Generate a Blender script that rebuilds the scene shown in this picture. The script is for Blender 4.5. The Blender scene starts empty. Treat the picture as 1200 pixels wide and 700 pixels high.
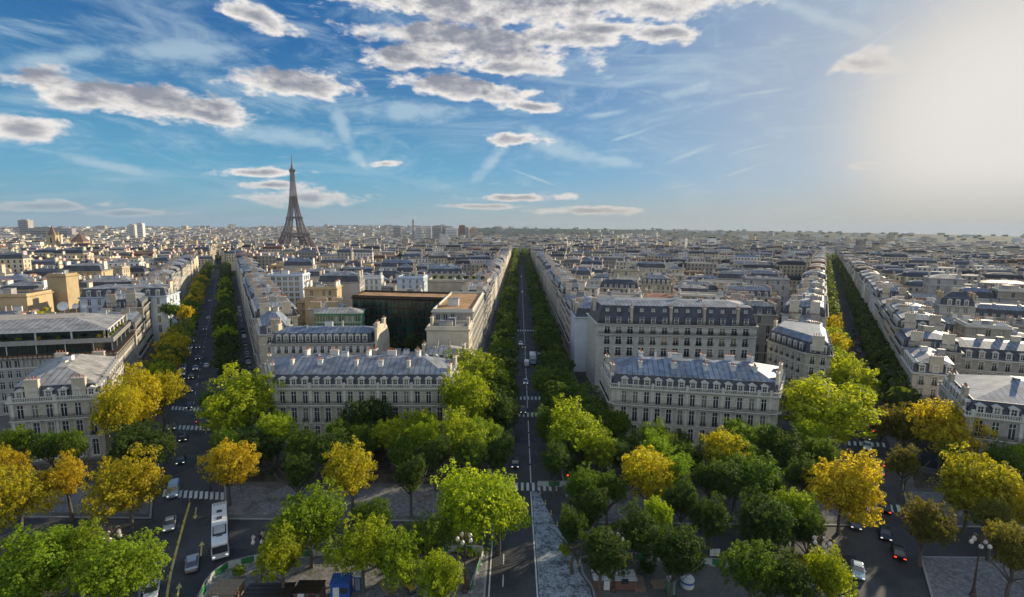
import bpy, math, random
from mathutils import Vector, Matrix
R = random.Random(11)
rad = math.radians
scene = bpy.context.scene
COL = scene.collection
# ------------------------------------------------------------ camera
cam_d = bpy.data.cameras.new('camera'); cam = bpy.data.objects.new('camera', cam_d); COL.objects.link(cam)
cam_d.sensor_width = 36.0; cam_d.lens = 36.0*590/1200; cam_d.clip_start = .5; cam_d.clip_end = 60000
cam.matrix_world = Matrix.Translation((0, 0, 52)) @ Matrix.Rotation(rad(90-7.6), 4, 'X') @ Matrix.Rotation(rad(0.6), 4, 'Z')
scene.camera = cam
# ------------------------------------------------------------ light
SUN_AZ, SUN_EL = 50.0, 18.0
sv = Vector((math.sin(rad(SUN_AZ))*math.cos(rad(SUN_EL)), math.cos(rad(SUN_AZ))*math.cos(rad(SUN_EL)), math.sin(rad(SUN_EL))))
sd = bpy.data.lights.new('sun', 'SUN'); sd.energy = 5.0; sd.angle = rad(.5); sd.color = (1.0, .84, .58)
so = bpy.data.objects.new('sun', sd); COL.objects.link(so); so.rotation_mode = 'QUATERNION'
so.rotation_quaternion = (-sv).to_track_quat('-Z', 'Y')
vs = scene.view_settings
vs.view_transform = 'Standard'; vs.look = 'None'; vs.gamma = 1; vs.use_curve_mapping = False
vs.exposure = 0.47
HAZE_DENSITY = 5.0e-5

# ------------------------------------------------------------ node helper
class NT:
    def __init__(s, tree): s.t = tree; s.n = tree.nodes; s.l = tree.links
    def new(s, kind, **kw):
        n = s.n.new(kind)
        for k, v in kw.items(): setattr(n, k, v)
        return n
    def put(s, sock, v):
        if isinstance(v, bpy.types.NodeSocket): s.l.new(v, sock)
        elif v is not None: sock.default_value = v
    def math(s, op, a, b=None, c=None, clamp=False):
        n = s.n.new('ShaderNodeMath'); n.operation = op; n.use_clamp = clamp
        s.put(n.inputs[0], a)
        if b is not None: s.put(n.inputs[1], b)
        if c is not None: s.put(n.inputs[2], c)
        return n.outputs[0]
    def vmath(s, op, a, b=None, scale=None):
        n = s.n.new('ShaderNodeVectorMath'); n.operation = op
        s.put(n.inputs[0], a)
        if b is not None: s.put(n.inputs[1], b)
        if scale is not None: s.put(n.inputs['Scale'], scale)
        return n.outputs['Value'] if op in ('LENGTH', 'DOT_PRODUCT', 'DISTANCE') else n.outputs[0]
    def noise(s, vec, scale, detail=4, rough=.55, dist=0, out=0):
        n = s.n.new('ShaderNodeTexNoise'); s.put(n.inputs['Vector'], vec); n.inputs['Scale'].default_value = scale
        n.inputs['Detail'].default_value = detail; n.inputs['Roughness'].default_value = rough; n.inputs['Distortion'].default_value = dist
        return n.outputs[out]
    def mapr(s, v, a, b, c=0, d=1, smooth=True):
        n = s.n.new('ShaderNodeMapRange'); n.interpolation_type = 'SMOOTHSTEP' if smooth else 'LINEAR'
        s.put(n.inputs[0], v)
        for i, x in enumerate((a, b, c, d)): n.inputs[i+1].default_value = x
        return n.outputs[0]
    def mix(s, f, a, b, mode='MIX'):
        n = s.n.new('ShaderNodeMix'); n.data_type = 'RGBA'; n.blend_type = mode
        s.put(n.inputs[0], f)
        s.put(n.inputs[6], a if isinstance(a, bpy.types.NodeSocket) else (*a, 1) if len(a) == 3 else a)
        s.put(n.inputs[7], b if isinstance(b, bpy.types.NodeSocket) else (*b, 1) if len(b) == 3 else b)
        return n.outputs[2]
    def mapping(s, v, loc=(0, 0, 0), rot=(0, 0, 0), scale=(1, 1, 1), kind='POINT'):
        n = s.n.new('ShaderNodeMapping'); n.vector_type = kind; s.put(n.inputs[0], v)
        n.inputs[1].default_value = loc; n.inputs[2].default_value = rot; n.inputs[3].default_value = scale
        return n.outputs[0]

# ------------------------------------------------------------ sky
world = bpy.data.worlds.new('World'); scene.world = world; world.use_nodes = True
w = NT(world.node_tree); w.n.clear()
out = w.new('ShaderNodeOutputWorld'); bg = w.new('ShaderNodeBackground'); w.l.new(bg.outputs[0], out.inputs[0])
sky = w.new('ShaderNodeTexSky'); sky.sky_type = 'NISHITA'; sky.sun_disc = False
sky.sun_elevation = rad(SUN_EL); sky.sun_rotation = rad(SUN_AZ); sky.altitude = 110
sky.air_density = 1.0; sky.dust_density = .6; sky.ozone_density = 2.5
D = w.vmath('NORMALIZE', w.new('ShaderNodeTexCoord').outputs['Generated'])
sep = w.new('ShaderNodeSeparateXYZ'); w.l.new(D, sep.inputs[0]); DX, DY, DZ = sep.outputs
az = w.math('MULTIPLY', w.math('ARCTAN2', DX, DY), 57.2958)
el = w.math('MULTIPLY', w.math('ARCSINE', DZ), 57.2958)
cmb = w.new('ShaderNodeCombineXYZ'); w.l.new(az, cmb.inputs[0]); w.l.new(el, cmb.inputs[1]); AE = cmb.outputs[0]
# cloud positions in degrees (azimuth, elevation, half width, half height, tilt)
CUM = [(-3.96, 22.42, 17.04, 1.77, -1.13), (3.28, 23.78, 19.59, 1.87, -4.34), (-3.95, 19.12, 11.89, 2.05, -3.48), (-12.06, 17.62, 4.48, 1.26, 3.4), (5.19, 19.71, 7.15, 1.08, -2.28), (-25.79, 19.42, 3.46, 1.05, -8.81), (14.79, 21.95, 5.8, 1.44, -5.74), (15.33, 19.74, 4.01, 0.9, -5.1), (-23.03, 14.13, 5.87, 1.33, 2.71), (-5.33, 14.92, 7.22, 1.25, -4.42), (1.64, 13.29, 3.34, 0.6, -0.2), (-34.5, 11.05, 8.9, 1.48, -1.88), (-39.52, 10.56, 2.92, 0.95, 8.89), (-30.58, 10.53, 3.89, 0.93, -2.39), (-43.4, 7.61, 3.16, 0.99, 7.64), (-0.26, 16.99, 6.44, 0.81, -0.31), (0.38, 9.9, 3.19, 0.71, 0.23), (-22.31, 3.12, 5.6, 0.96, 1.76), (-26.53, 5.55, 3.77, 0.5, 3.21), (-25.44, 4.36, 3.35, 0.5, 2.58), (-14.06, 7.03, 1.98, 0.44, 2.22), (0.84, 3.72, 5.22, 0.47, 0.36), (8.45, 2.37, 6.42, 0.47, 0.11), (-42.39, 1.65, 3.88, 0.56, 2.25), (-36.43, 1.27, 4.6, 0.38, 1.62), (9.22, 20.41, 5.26, 0.75, -3.39), (33.53, 15.0, 2.82, 1.12, -9.14), (-3.93, 2.73, 4.78, 0.38, 0.66), (34.62, 6.2, 1.57, 0.3, -3.62)
]
STREAK = [(24.82, 13.55, 3.06, 0.24, 2.32), (9.78, 12.43, 3.19, 0.43, 6.6), (18.97, 14.58, 5.34, 0.74, 12.78), (2.71, 5.77, 3.22, 0.18, -19.2), (23.92, 6.33, 2.26, 0.21, 17.26), (24.95, 8.5, 2.36, 0.17, 11.62), (-18.13, 10.41, 4.16, 1.13, -71.16), (-16.68, 7.53, 2.54, 0.9, -39.13), (-2.24, 7.73, 4.2, 0.83, 46.96), (5.94, 8.67, 6.49, 1.25, -14.07), (11.05, 7.55, 3.62, 0.8, -8.85), (3.57, 10.27, 4.67, 0.88, -19.21), (18.92, 8.21, 3.19, 0.35, 20.47), (12.74, 10.3, 2.58, 0.22, 15.74), (-37.95, 5.27, 5.57, 0.59, -10.52), (-41.16, 13.23, 5.39, 0.87, 19.76), (-24.05, 9.15, 9.1, 1.16, -2.32), (-31.6, 15.7, 6.48, 1.55, 8.83), (-11.27, 12.5, 8.26, 1.35, 2.09), (38.9, 16.86, 4.1, 0.2, -58.0), (34.3, 16.8, 3.19, 0.22, 30.94), (29.55, 19.27, 8.38, 0.76, -26.58)
]
def blobs(lst, src=None):
    cur = None
    for a, e, ra, re, t in lst:
        m = w.mapping(src or AE, (a, e, 0), (0, 0, rad(t)), (ra, re, 1), 'TEXTURE')
        d = w.vmath('LENGTH', m)
        cur = d if cur is None else w.math('MINIMUM', cur, d)
    return cur
wob = w.noise(w.mapping(AE, scale=(.6, 1.0, 1)), .30, 5, .60)
wobf = w.noise(w.mapping(AE, scale=(.6, 1.35, 1)), .62, 7, .60)
dC = blobs(CUM)
dC = w.math('ADD', dC, w.math('MULTIPLY', w.math('SUBTRACT', wob, .5), 2.1))
dC = w.math('ADD', dC, w.math('MULTIPLY', w.math('SUBTRACT', wobf, .5), 2.0))
mC = w.mapr(dC, 1.16, .62, 0, 1)
sh = w.noise(w.mapping(AE, (.45, -.5, 0), scale=(.6, 1.35, 1)), .62, 6, .60)     # the same billows a little nearer the sun
emb = w.math('MULTIPLY', w.math('SUBTRACT', sh, wobf), 2.0)
dSun = w.math('ADD', blobs(CUM[:4]+CUM[8:10]+CUM[11:12], w.mapping(AE, (1.5, -.95, 0))), w.math('ADD', w.math('MULTIPLY', w.math('SUBTRACT', wob, .5), 2.0), w.math('MULTIPLY', w.math('SUBTRACT', sh, .5), 1.7)))
dSun = w.math('MINIMUM', dSun, w.math('ADD', dC, .45))
thick = w.math('ADD', w.math('MULTIPLY', dC, .4), w.math('MULTIPLY', dSun, .6))
coreC = w.math('SUBTRACT', w.mapr(thick, 1.1, .25, .0, .95), w.math('MULTIPLY', emb, .7), clamp=True)
# cirrus veils
ci = w.noise(w.mapping(AE, rot=(0, 0, rad(-14)), scale=(.035, .13, 1)), 1.6, 6, .62, 1.4)
ci3 = w.noise(w.mapping(AE, rot=(0, 0, rad(-8)), scale=(.09, .42, 1)), 1.9, 6, .68, 1.2)
ci2 = w.noise(w.mapping(AE, rot=(0, 0, rad(22)), scale=(.03, .10, 1)), 2.1, 6, .66, 2.0)
mCi3 = w.mapr(ci3, .52, .80, 0, .5)
mCi = w.math('MAXIMUM', w.mapr(ci, .46, .76, 0, .68), w.mapr(ci2, .48, .78, 0, .58))
mCi = w.math('MAXIMUM', mCi, mCi3)
dS = blobs(STREAK)
dS = w.math('ADD', dS, w.math('MULTIPLY', w.math('SUBTRACT', wobf, .5), 1.9))
mCi = w.math('MAXIMUM', mCi, w.mapr(dS, 1.15, .1, 0, .66))
BS = .12                                            # background strength; colours below are given as radiance / BS
def rad_(c): return tuple(x/BS for x in c)
# clear air: the nishita sky pulled towards the deep polarised blue of the photograph
cs = w.vmath('DOT_PRODUCT', D, tuple(Vector((math.sin(rad(44.0))*math.cos(rad(9)), math.cos(rad(44.0))*math.cos(rad(9)), math.sin(rad(9))))))
ang = w.math('MULTIPLY', w.math('ARCCOSINE', cs), 57.2958)
up = w.mapr(el, 0, 20, 0, 1)
g = w.mix(up, rad_((.085, .31, .44)), rad_((.003, .085, .24)))
g = w.mix(w.mapr(ang, 62, 12, 0, .85), g, rad_((.17, .26, .37)))
g = w.mix(w.mapr(el, 25, 90, 0, .5), g, rad_((.05, .14, .36)))
col = w.mix(.86, w.mix(1.0, sky.outputs[0], (.55, .8, 1.1), 'MULTIPLY'), g)
col = w.mix(mCi, col, rad_((.36, .47, .54)))
cl = w.mix(coreC, rad_((.66, .63, .60)), rad_((.20, .215, .26)))
col = w.mix(mC, col, cl)
# unseen bright cloud banks behind the viewer, added as fill for the shaded facades
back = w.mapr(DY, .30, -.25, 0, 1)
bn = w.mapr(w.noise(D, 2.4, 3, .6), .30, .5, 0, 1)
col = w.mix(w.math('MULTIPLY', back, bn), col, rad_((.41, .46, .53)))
# aureole round the sun
au = w.math('ADD', w.mapr(ang, 36, 7, 0, .52), w.mapr(ang, 16, 7, 0, .48), clamp=True)
col = w.mix(au, col, w.mix(w.mapr(ang, 16, 3), rad_((.44, .42, .395)), rad_((.60, .575, .545))))
low = w.mapr(el, 6.5, -.5, 0, 1)
lowc = w.mix(w.mapr(az, -40, 12, 0, 1), rad_((.17, .29, .36)), rad_((.37, .345, .28)))
col = w.mix(w.math('MULTIPLY', low, .75), col, lowc)
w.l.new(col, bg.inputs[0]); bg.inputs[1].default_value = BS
world.cycles.sampling_method = 'MANUAL'; world.cycles.sample_map_resolution = 512
cy = scene.cycles
cy.max_bounces = 6; cy.diffuse_bounces = 3; cy.glossy_bounces = 2; cy.transmission_bounces = 3; cy.volume_bounces = 0
cy.use_adaptive_sampling = True; cy.adaptive_threshold = .02

# ------------------------------------------------------------ materials
MATS = {}
def mat(name, base=(.5, .5, .5), rough=.8, metal=0., spec=.5, noise=None, emit=None, rnd=0., fn=None, bump=None):
    if name in MATS: return MATS[name]
    m = bpy.data.materials.new(name); m.use_nodes = True; t = NT(m.node_tree)
    b = t.n['Principled BSDF']; b.inputs['Roughness'].default_value = rough; b.inputs['Metallic'].default_value = metal
    b.inputs['Specular IOR Level'].default_value = spec
    tc = t.new('ShaderNodeTexCoord'); oi = t.new('ShaderNodeObjectInfo')
    c = None
    if fn: c = fn(t, tc, oi, b)
    if c is None:
        c = t.new('ShaderNodeRGB').outputs[0]; c.default_value = (*base, 1)
    if noise:
        sc, amt = noise
        n = t.noise(tc.outputs['Object'], sc, 5, .65)
        f = t.mapr(n, .25, .75, 1-amt, 1+amt, False)
        c = t.vmath('SCALE', c, scale=f)
    if rnd:
        f = t.mapr(oi.outputs['Random'], 0, 1, 1-rnd, 1+rnd, False)
        c = t.vmath('SCALE', c, scale=f)
    t.put(b.inputs['Base Color'], c)
    if bump:
        bn_ = t.new('ShaderNodeBump'); bn_.inputs['Strength'].default_value = bump[1]; bn_.inputs['Distance'].default_value = .1
        t.l.new(t.noise(tc.outputs['Object'], bump[0], 5), bn_.inputs['Height']); t.l.new(bn_.outputs[0], b.inputs['Normal'])
    if emit:
        b.inputs['Emission Color'].default_value = (*emit[0], 1); b.inputs['Emission Strength'].default_value = emit[1]
    MATS[name] = m; return m
def stone(base):
    def fn(t, tc, oi, b):
        uv = tc.outputs['UV']
        br = t.new('ShaderNodeTexBrick'); t.l.new(uv, br.inputs['Vector']); br.inputs['Scale'].default_value = 1
        br.inputs['Brick Width'].default_value = 1.3; br.inputs['Row Height'].default_value = .55; br.inputs['Mortar Size'].default_value = .03
        br.inputs['Color1'].default_value = (*[x*1.08 for x in base], 1); br.inputs['Color2'].default_value = (*[x*.9 for x in base], 1)
        br.inputs['Mortar'].default_value = (*[x*.6 for x in base], 1)
        n = t.noise(t.mapping(tc.outputs['Object'], scale=(1, 1, .35)), .45, 6, .7)
        c = t.mix(t.mapr(n, .42, .75, 0, .45), br.outputs[0], tuple(x*.45 for x in base))
        tint = t.mix(oi.outputs['Random'], (1.08, 1.0, .9), (.88, .94, 1.02))
        return t.mix(1, c, tint, 'MULTIPLY')
    return fn
def ribbed(base, step, dark=.55, width=.2):
    def fn(t, tc, oi, b):
        s = t.new('ShaderNodeSeparateXYZ'); t.l.new(tc.outputs['UV'], s.inputs[0])
        fr = t.math('FRACT', t.math('DIVIDE', s.outputs[0], step))
        ln = t.math('LESS_THAN', fr, width)
        n = t.noise(tc.outputs['Object'], .35, 6, .7)
        c = t.mix(t.mapr(n, .32, .68), tuple(x*.55 for x in base), tuple(x*1.35 for x in base))
        c = t.mix(t.math('MULTIPLY', ln, 1-dark), c, tuple(x*.35 for x in base))
        tint = t.mix(oi.outputs['Random'], (.82, .86, .92), (1.15, 1.12, 1.08))
        return t.mix(1, c, tint, 'MULTIPLY')
    return fn
M = {}
M['stone'] = mat('limestone', fn=stone((.46, .435, .375)), rough=.9)
M['stone2'] = mat('pale_limestone', fn=stone((.56, .53, .465)), rough=.9)
M['stone3'] = mat('grey_limestone', fn=stone((.38, .365, .33)), rough=.9)
M['render'] = mat('cream_render', (.52, .46, .35), .92, noise=(.3, .22), rnd=.2)
M['white'] = mat('white_render', (.66, .66, .64), .9, noise=(.35, .16), rnd=.12)
M['bluewhite'] = mat('painted_render', (.52, .60, .70), .9, noise=(.3, .12))
M['grey'] = mat('grey_render', (.36, .35, .34), .92, noise=(.3, .22), rnd=.2)
M['ochre'] = mat('ochre_render', (.50, .38, .22), .92, noise=(.3, .2), rnd=.15)
M['trim'] = mat('stone_trim', (.58, .555, .49), .85, noise=(1.5, .18))
M['slate'] = mat('slate', fn=ribbed((.055, .062, .08), .55, .7, .12), rough=.55)
M['zinc'] = mat('zinc_roof', fn=ribbed((.26, .275, .30), 1.3, .3, .2), rough=.62, metal=.15)
M['zinc2'] = mat('blue_zinc_roof', fn=ribbed((.20, .24, .30), 1.3, .3, .2), rough=.6, metal=.15)
M['zinc3'] = mat('weathered_zinc_roof', fn=ribbed((.33, .32, .31), 1.4, .3, .22), rough=.65, metal=.1)
M['flat'] = mat('bitumen_roof', (.17, .165, .16), .95, noise=(.25, .35), rnd=.3)
M['gravelroof'] = mat('gravel_roof', (.34, .31, .27), .95, noise=(.4, .3), rnd=.2)
M['brown'] = mat('rusty_gravel_roof', (.36, .20, .09), .95, noise=(.25, .55))
M['tile'] = mat('clay_tiles', (.30, .14, .09), .9, noise=(1.5, .3), rnd=.2)
M['pot'] = mat('terracotta', (.45, .19, .10), .85, noise=(3, .2))
def glassf(t, tc, oi, b):
    return t.mix(t.math('GREATER_THAN', oi.outputs['Random'], .72), t.mix(t.math('GREATER_THAN', oi.outputs['Random'], .3), (.018, .022, .028), (.045, .05, .055)), (.20, .185, .15))
M['glass'] = mat('window_glass', fn=glassf, rough=.12, spec=.9)
M['curtain'] = mat('net_curtain_behind_glass', (.30, .28, .24), .35, noise=(.8, .35))
M['frame'] = mat('white_window_paint', (.70, .70, .68), .5)
M['shutter'] = mat('white_shutters', (.74, .74, .72), .6)
M['iron'] = mat('black_iron', (.03, .03, .033), .5, .4)
def dg(t, tc, oi, b):
    n = t.noise(t.mapping(tc.outputs['Object'], scale=(1, 1, .12)), .55, 5, .7)
    return t.mix(t.mapr(n, .45, .7), (.012, .022, .018), (.05, .13, .095))
M['greencurtain'] = mat('green_tinted_glass', fn=dg, rough=.2, spec=.7)
M['darkglass'] = mat('dark_green_glass', (.012, .022, .018), .12, spec=.9, noise=(.5, .5))
M['green'] = mat('green_glazed_panel', (.10, .26, .17), .35, noise=(.6, .2))
M['concrete'] = mat('concrete', (.36, .34, .31), .9, noise=(.5, .15))
M['orange'] = mat('rusted_band', (.34, .17, .07), .8, noise=(2, .4))
M['bronze'] = mat('bronze_panel', (.06, .045, .035), .35, .5)
def asph(t, tc, oi, b):
    n = t.noise(tc.outputs['Object'], .12, 6, .65); f = t.noise(tc.outputs['Object'], 3.0, 5, .7)
    c = t.mix(t.mapr(n, .3, .7), (.026, .028, .033), (.072, .073, .076))
    c = t.mix(t.mapr(f, .35, .65), t.vmath('SCALE', c, scale=.82), t.vmath('SCALE', c, scale=1.2))
    vo = t.new('ShaderNodeTexVoronoi'); vo.inputs['Scale'].default_value = .11; t.l.new(tc.outputs['Object'], vo.inputs['Vector'])
    sp = t.new('ShaderNodeSeparateColor'); t.l.new(vo.outputs['Color'], sp.inputs[0])
    return t.mix(t.math('MULTIPLY', t.math('GREATER_THAN', sp.outputs[0], .82), .5), c, (.085, .083, .08))
M['asphalt'] = mat('asphalt', fn=asph, rough=.85)
def worn(t, tc, oi, b):
    n = t.noise(tc.outputs['Object'], .55, 9, .78, .2); f = t.noise(tc.outputs['Object'], 2.2, 6, .75)
    s = t.math('ADD', t.math('MULTIPLY', n, .65), t.math('MULTIPLY', f, .35))
    return t.mix(t.mapr(s, .40, .58), (.055, .065, .075), (.36, .41, .45))
M['worn'] = mat('dusty_worn_asphalt', fn=worn, rough=.8)
def pave(t, tc, oi, b):
    br = t.new('ShaderNodeTexBrick'); t.l.new(tc.outputs['Object'], br.inputs['Vector']); br.inputs['Scale'].default_value = 1
    br.inputs['Brick Width'].default_value = .9; br.inputs['Row Height'].default_value = .6; br.inputs['Mortar Size'].default_value = .02
    br.inputs['Color1'].default_value = (.17, .165, .155, 1); br.inputs['Color2'].default_value = (.165, .16, .155, 1); br.inputs['Mortar'].default_value = (.09, .09, .09, 1)
    n = t.noise(tc.outputs['Object'], .22, 7, .7)
    return t.mix(t.mapr(n, .35, .7, 0, .6), br.outputs[0], (.085, .08, .075))
M['pave'] = mat('paving_stone', fn=pave, rough=.9, spec=0.05)
def gravel(t, tc, oi, b):
    n = t.noise(tc.outputs['Object'], .18, 8, .72); f = t.noise(tc.outputs['Object'], 1.7, 6, .8)
    c = t.mix(t.mapr(f, .36, .64), (.13, .13, .135), (.27, .265, .27))
    return t.mix(t.mapr(n, .50, .66, 0, .85), c, (.10, .085, .06))
M['gravel'] = mat('pale_gravel', fn=gravel, rough=.95, spec=0.05)
def soil(t, tc, oi, b):
    n = t.noise(tc.outputs['Object'], .5, 8, .75)
    return t.mix(t.mapr(n, .35, .65), (.055, .05, .04), (.12, .105, .085))
M['soil'] = mat('trodden_soil', fn=soil, rough=.95, spec=0.05)
def cityg(t, tc, oi, b):
    n = t.noise(tc.outputs['Object'], .02, 8, .75); f = t.noise(tc.outputs['Object'], .004, 6, .7)
    c = t.mix(t.mapr(n, .4, .62), (.05, .052, .055), (.13, .125, .115))
    return t.mix(t.mapr(f, .52, .6, 0, .9), c, (.035, .05, .028))
M['ground'] = mat('city_ground', fn=cityg, rough=.95, spec=0.05)
def hillf(t, tc, oi, b):
    n = t.noise(tc.outputs['Object'], .006, 7, .7); f = t.noise(tc.outputs['Object'], .03, 5, .8)
    c = t.mix(t.mapr(n, .35, .65), (.022, .032, .022), (.045, .055, .035))
    return t.mix(t.mapr(f, .60, .66, 0, .6), c, (.30, .28, .25))
M['hills'] = mat('wooded_hills', fn=hillf, rough=.95, spec=0.05)
M['kerb'] = mat('granite_kerb', (.30, .30, .30), .85, noise=(2, .15))
M['paint'] = mat('white_road_paint', (.58, .60, .60), .7, noise=(2.5, .35))
M['ypaint'] = mat('yellow_road_paint', (.55, .46, .14), .7, noise=(2.5, .25))
M['bark'] = mat('plane_bark', (.11, .095, .075), .95, noise=(2.5, .4))
def leaf_fn(t, tc, oi, b):
    g = t.new('ShaderNodeNewGeometry')
    c = oi.outputs['Color']
    c = t.vmath('SCALE', c, scale=t.mapr(g.outputs['Random Per Island'], 0, 1, .55, 1.5, False))
    n = t.noise(tc.outputs['Object'], 2.2, 3, .6)
    return t.mix(t.mapr(n, .45, .72, 0, .5), c, t.mix(1, c, (1.25, 1.1, .7), 'MULTIPLY'))
leafm = mat('leaves', fn=leaf_fn, rough=.6, spec=.2)
t = NT(leafm.node_tree); b = t.n['Principled BSDF']; o_ = [n for n in t.n if n.type == 'OUTPUT_MATERIAL'][0]
tr = t.new('ShaderNodeBsdfTranslucent'); src = b.inputs['Base Color'].links[0].from_socket
t.l.new(t.mix(1, src, (2.1, 2.0, .7), 'MULTIPLY'), tr.inputs[0])
mx = t.new('ShaderNodeMixShader'); mx.inputs[0].default_value = .48
t.l.new(b.outputs[0], mx.inputs[1]); t.l.new(tr.outputs[0], mx.inputs[2]); t.l.new(mx.outputs[0], o_.inputs[0])
M['leaf'] = leafm
def citymix(t, tc, oi, b):
    at = t.new('ShaderNodeAttribute'); at.attribute_name = 'Col'
    n = t.noise(tc.outputs['Object'], .15, 4, .7)
    return t.vmath('SCALE', at.outputs[0], scale=t.mapr(n, .3, .7, .8, 1.2, False))
M['city'] = mat('city_render', fn=citymix, rough=.85)
def eif(t, tc, oi, b):
    n = t.noise(tc.outputs['Object'], .05, 4, .7)
    return t.mix(n, (.13, .095, .085), (.21, .155, .135))
M['eiffel'] = mat('brown_iron', fn=eif, rough=.7)
for nm, c in dict(white=(.70, .71, .72), silver=(.40, .42, .44), black=(.012, .013, .016), grey=(.10, .105, .115), lightblue=(.38, .52, .62)).items():
    M['car_'+nm] = mat('car_paint_'+nm, c, .28, .25 if nm != 'white' else 0, spec=.7)
M['tyre'] = mat('tyre_rubber', (.02, .02, .02), .9)
M['rim'] = mat('alloy', (.4, .4, .42), .35, .8)
M['tail'] = mat('red_lamp', (.5, .02, .015), .3)
M['tail_on'] = mat('red_lamp_lit', (.5, .02, .015), .3, emit=((1, .05, .02), 2.5))
M['head'] = mat('lamp_glass', (.7, .72, .72), .15, emit=((1, .97, .85), .7))
M['lit_green'] = mat('green_signal_lit', (0, .3, .05), .3, emit=((0, 1, .15), 5))
M['lit_red'] = mat('red_signal_lit', (.3, 0, 0), .3, emit=((1, .03, .02), 4))
M['lantern'] = mat('opal_lantern', (.62, .56, .50), .3, spec=.6)
M['bronzelamp'] = mat('brown_cast_iron', (.10, .065, .045), .55, .4)
M['hoardg'] = mat('green_hoarding', (.03, .20, .06), .6, noise=(1.5, .3))
M['hoardw'] = mat('white_hoarding', (.50, .53, .52), .6, noise=(1.5, .3))
M['wood'] = mat('weathered_timber', (.25, .19, .13), .9, noise=(2.5, .35))
M['blue'] = mat('blue_painted_steel', (.03, .10, .38), .5, noise=(1.5, .25))
M['yellow'] = mat('yellow_machine_paint', (.55, .36, .04), .5)
M['rust'] = mat('red_brown_steel', (.17, .095, .07), .7, noise=(2, .3))
M['skin'] = mat('skin', (.45, .28, .2), .6)
M['cloth_w'] = mat('pale_cloth', (.6, .62, .6), .9); M['cloth_d'] = mat('dark_cloth', (.04, .045, .06), .9)
M['hair'] = mat('hair', (.04, .03, .02), .8)
M['water'] = mat('skylight_glass', (.12, .16, .19), .08, spec=1)

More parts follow.
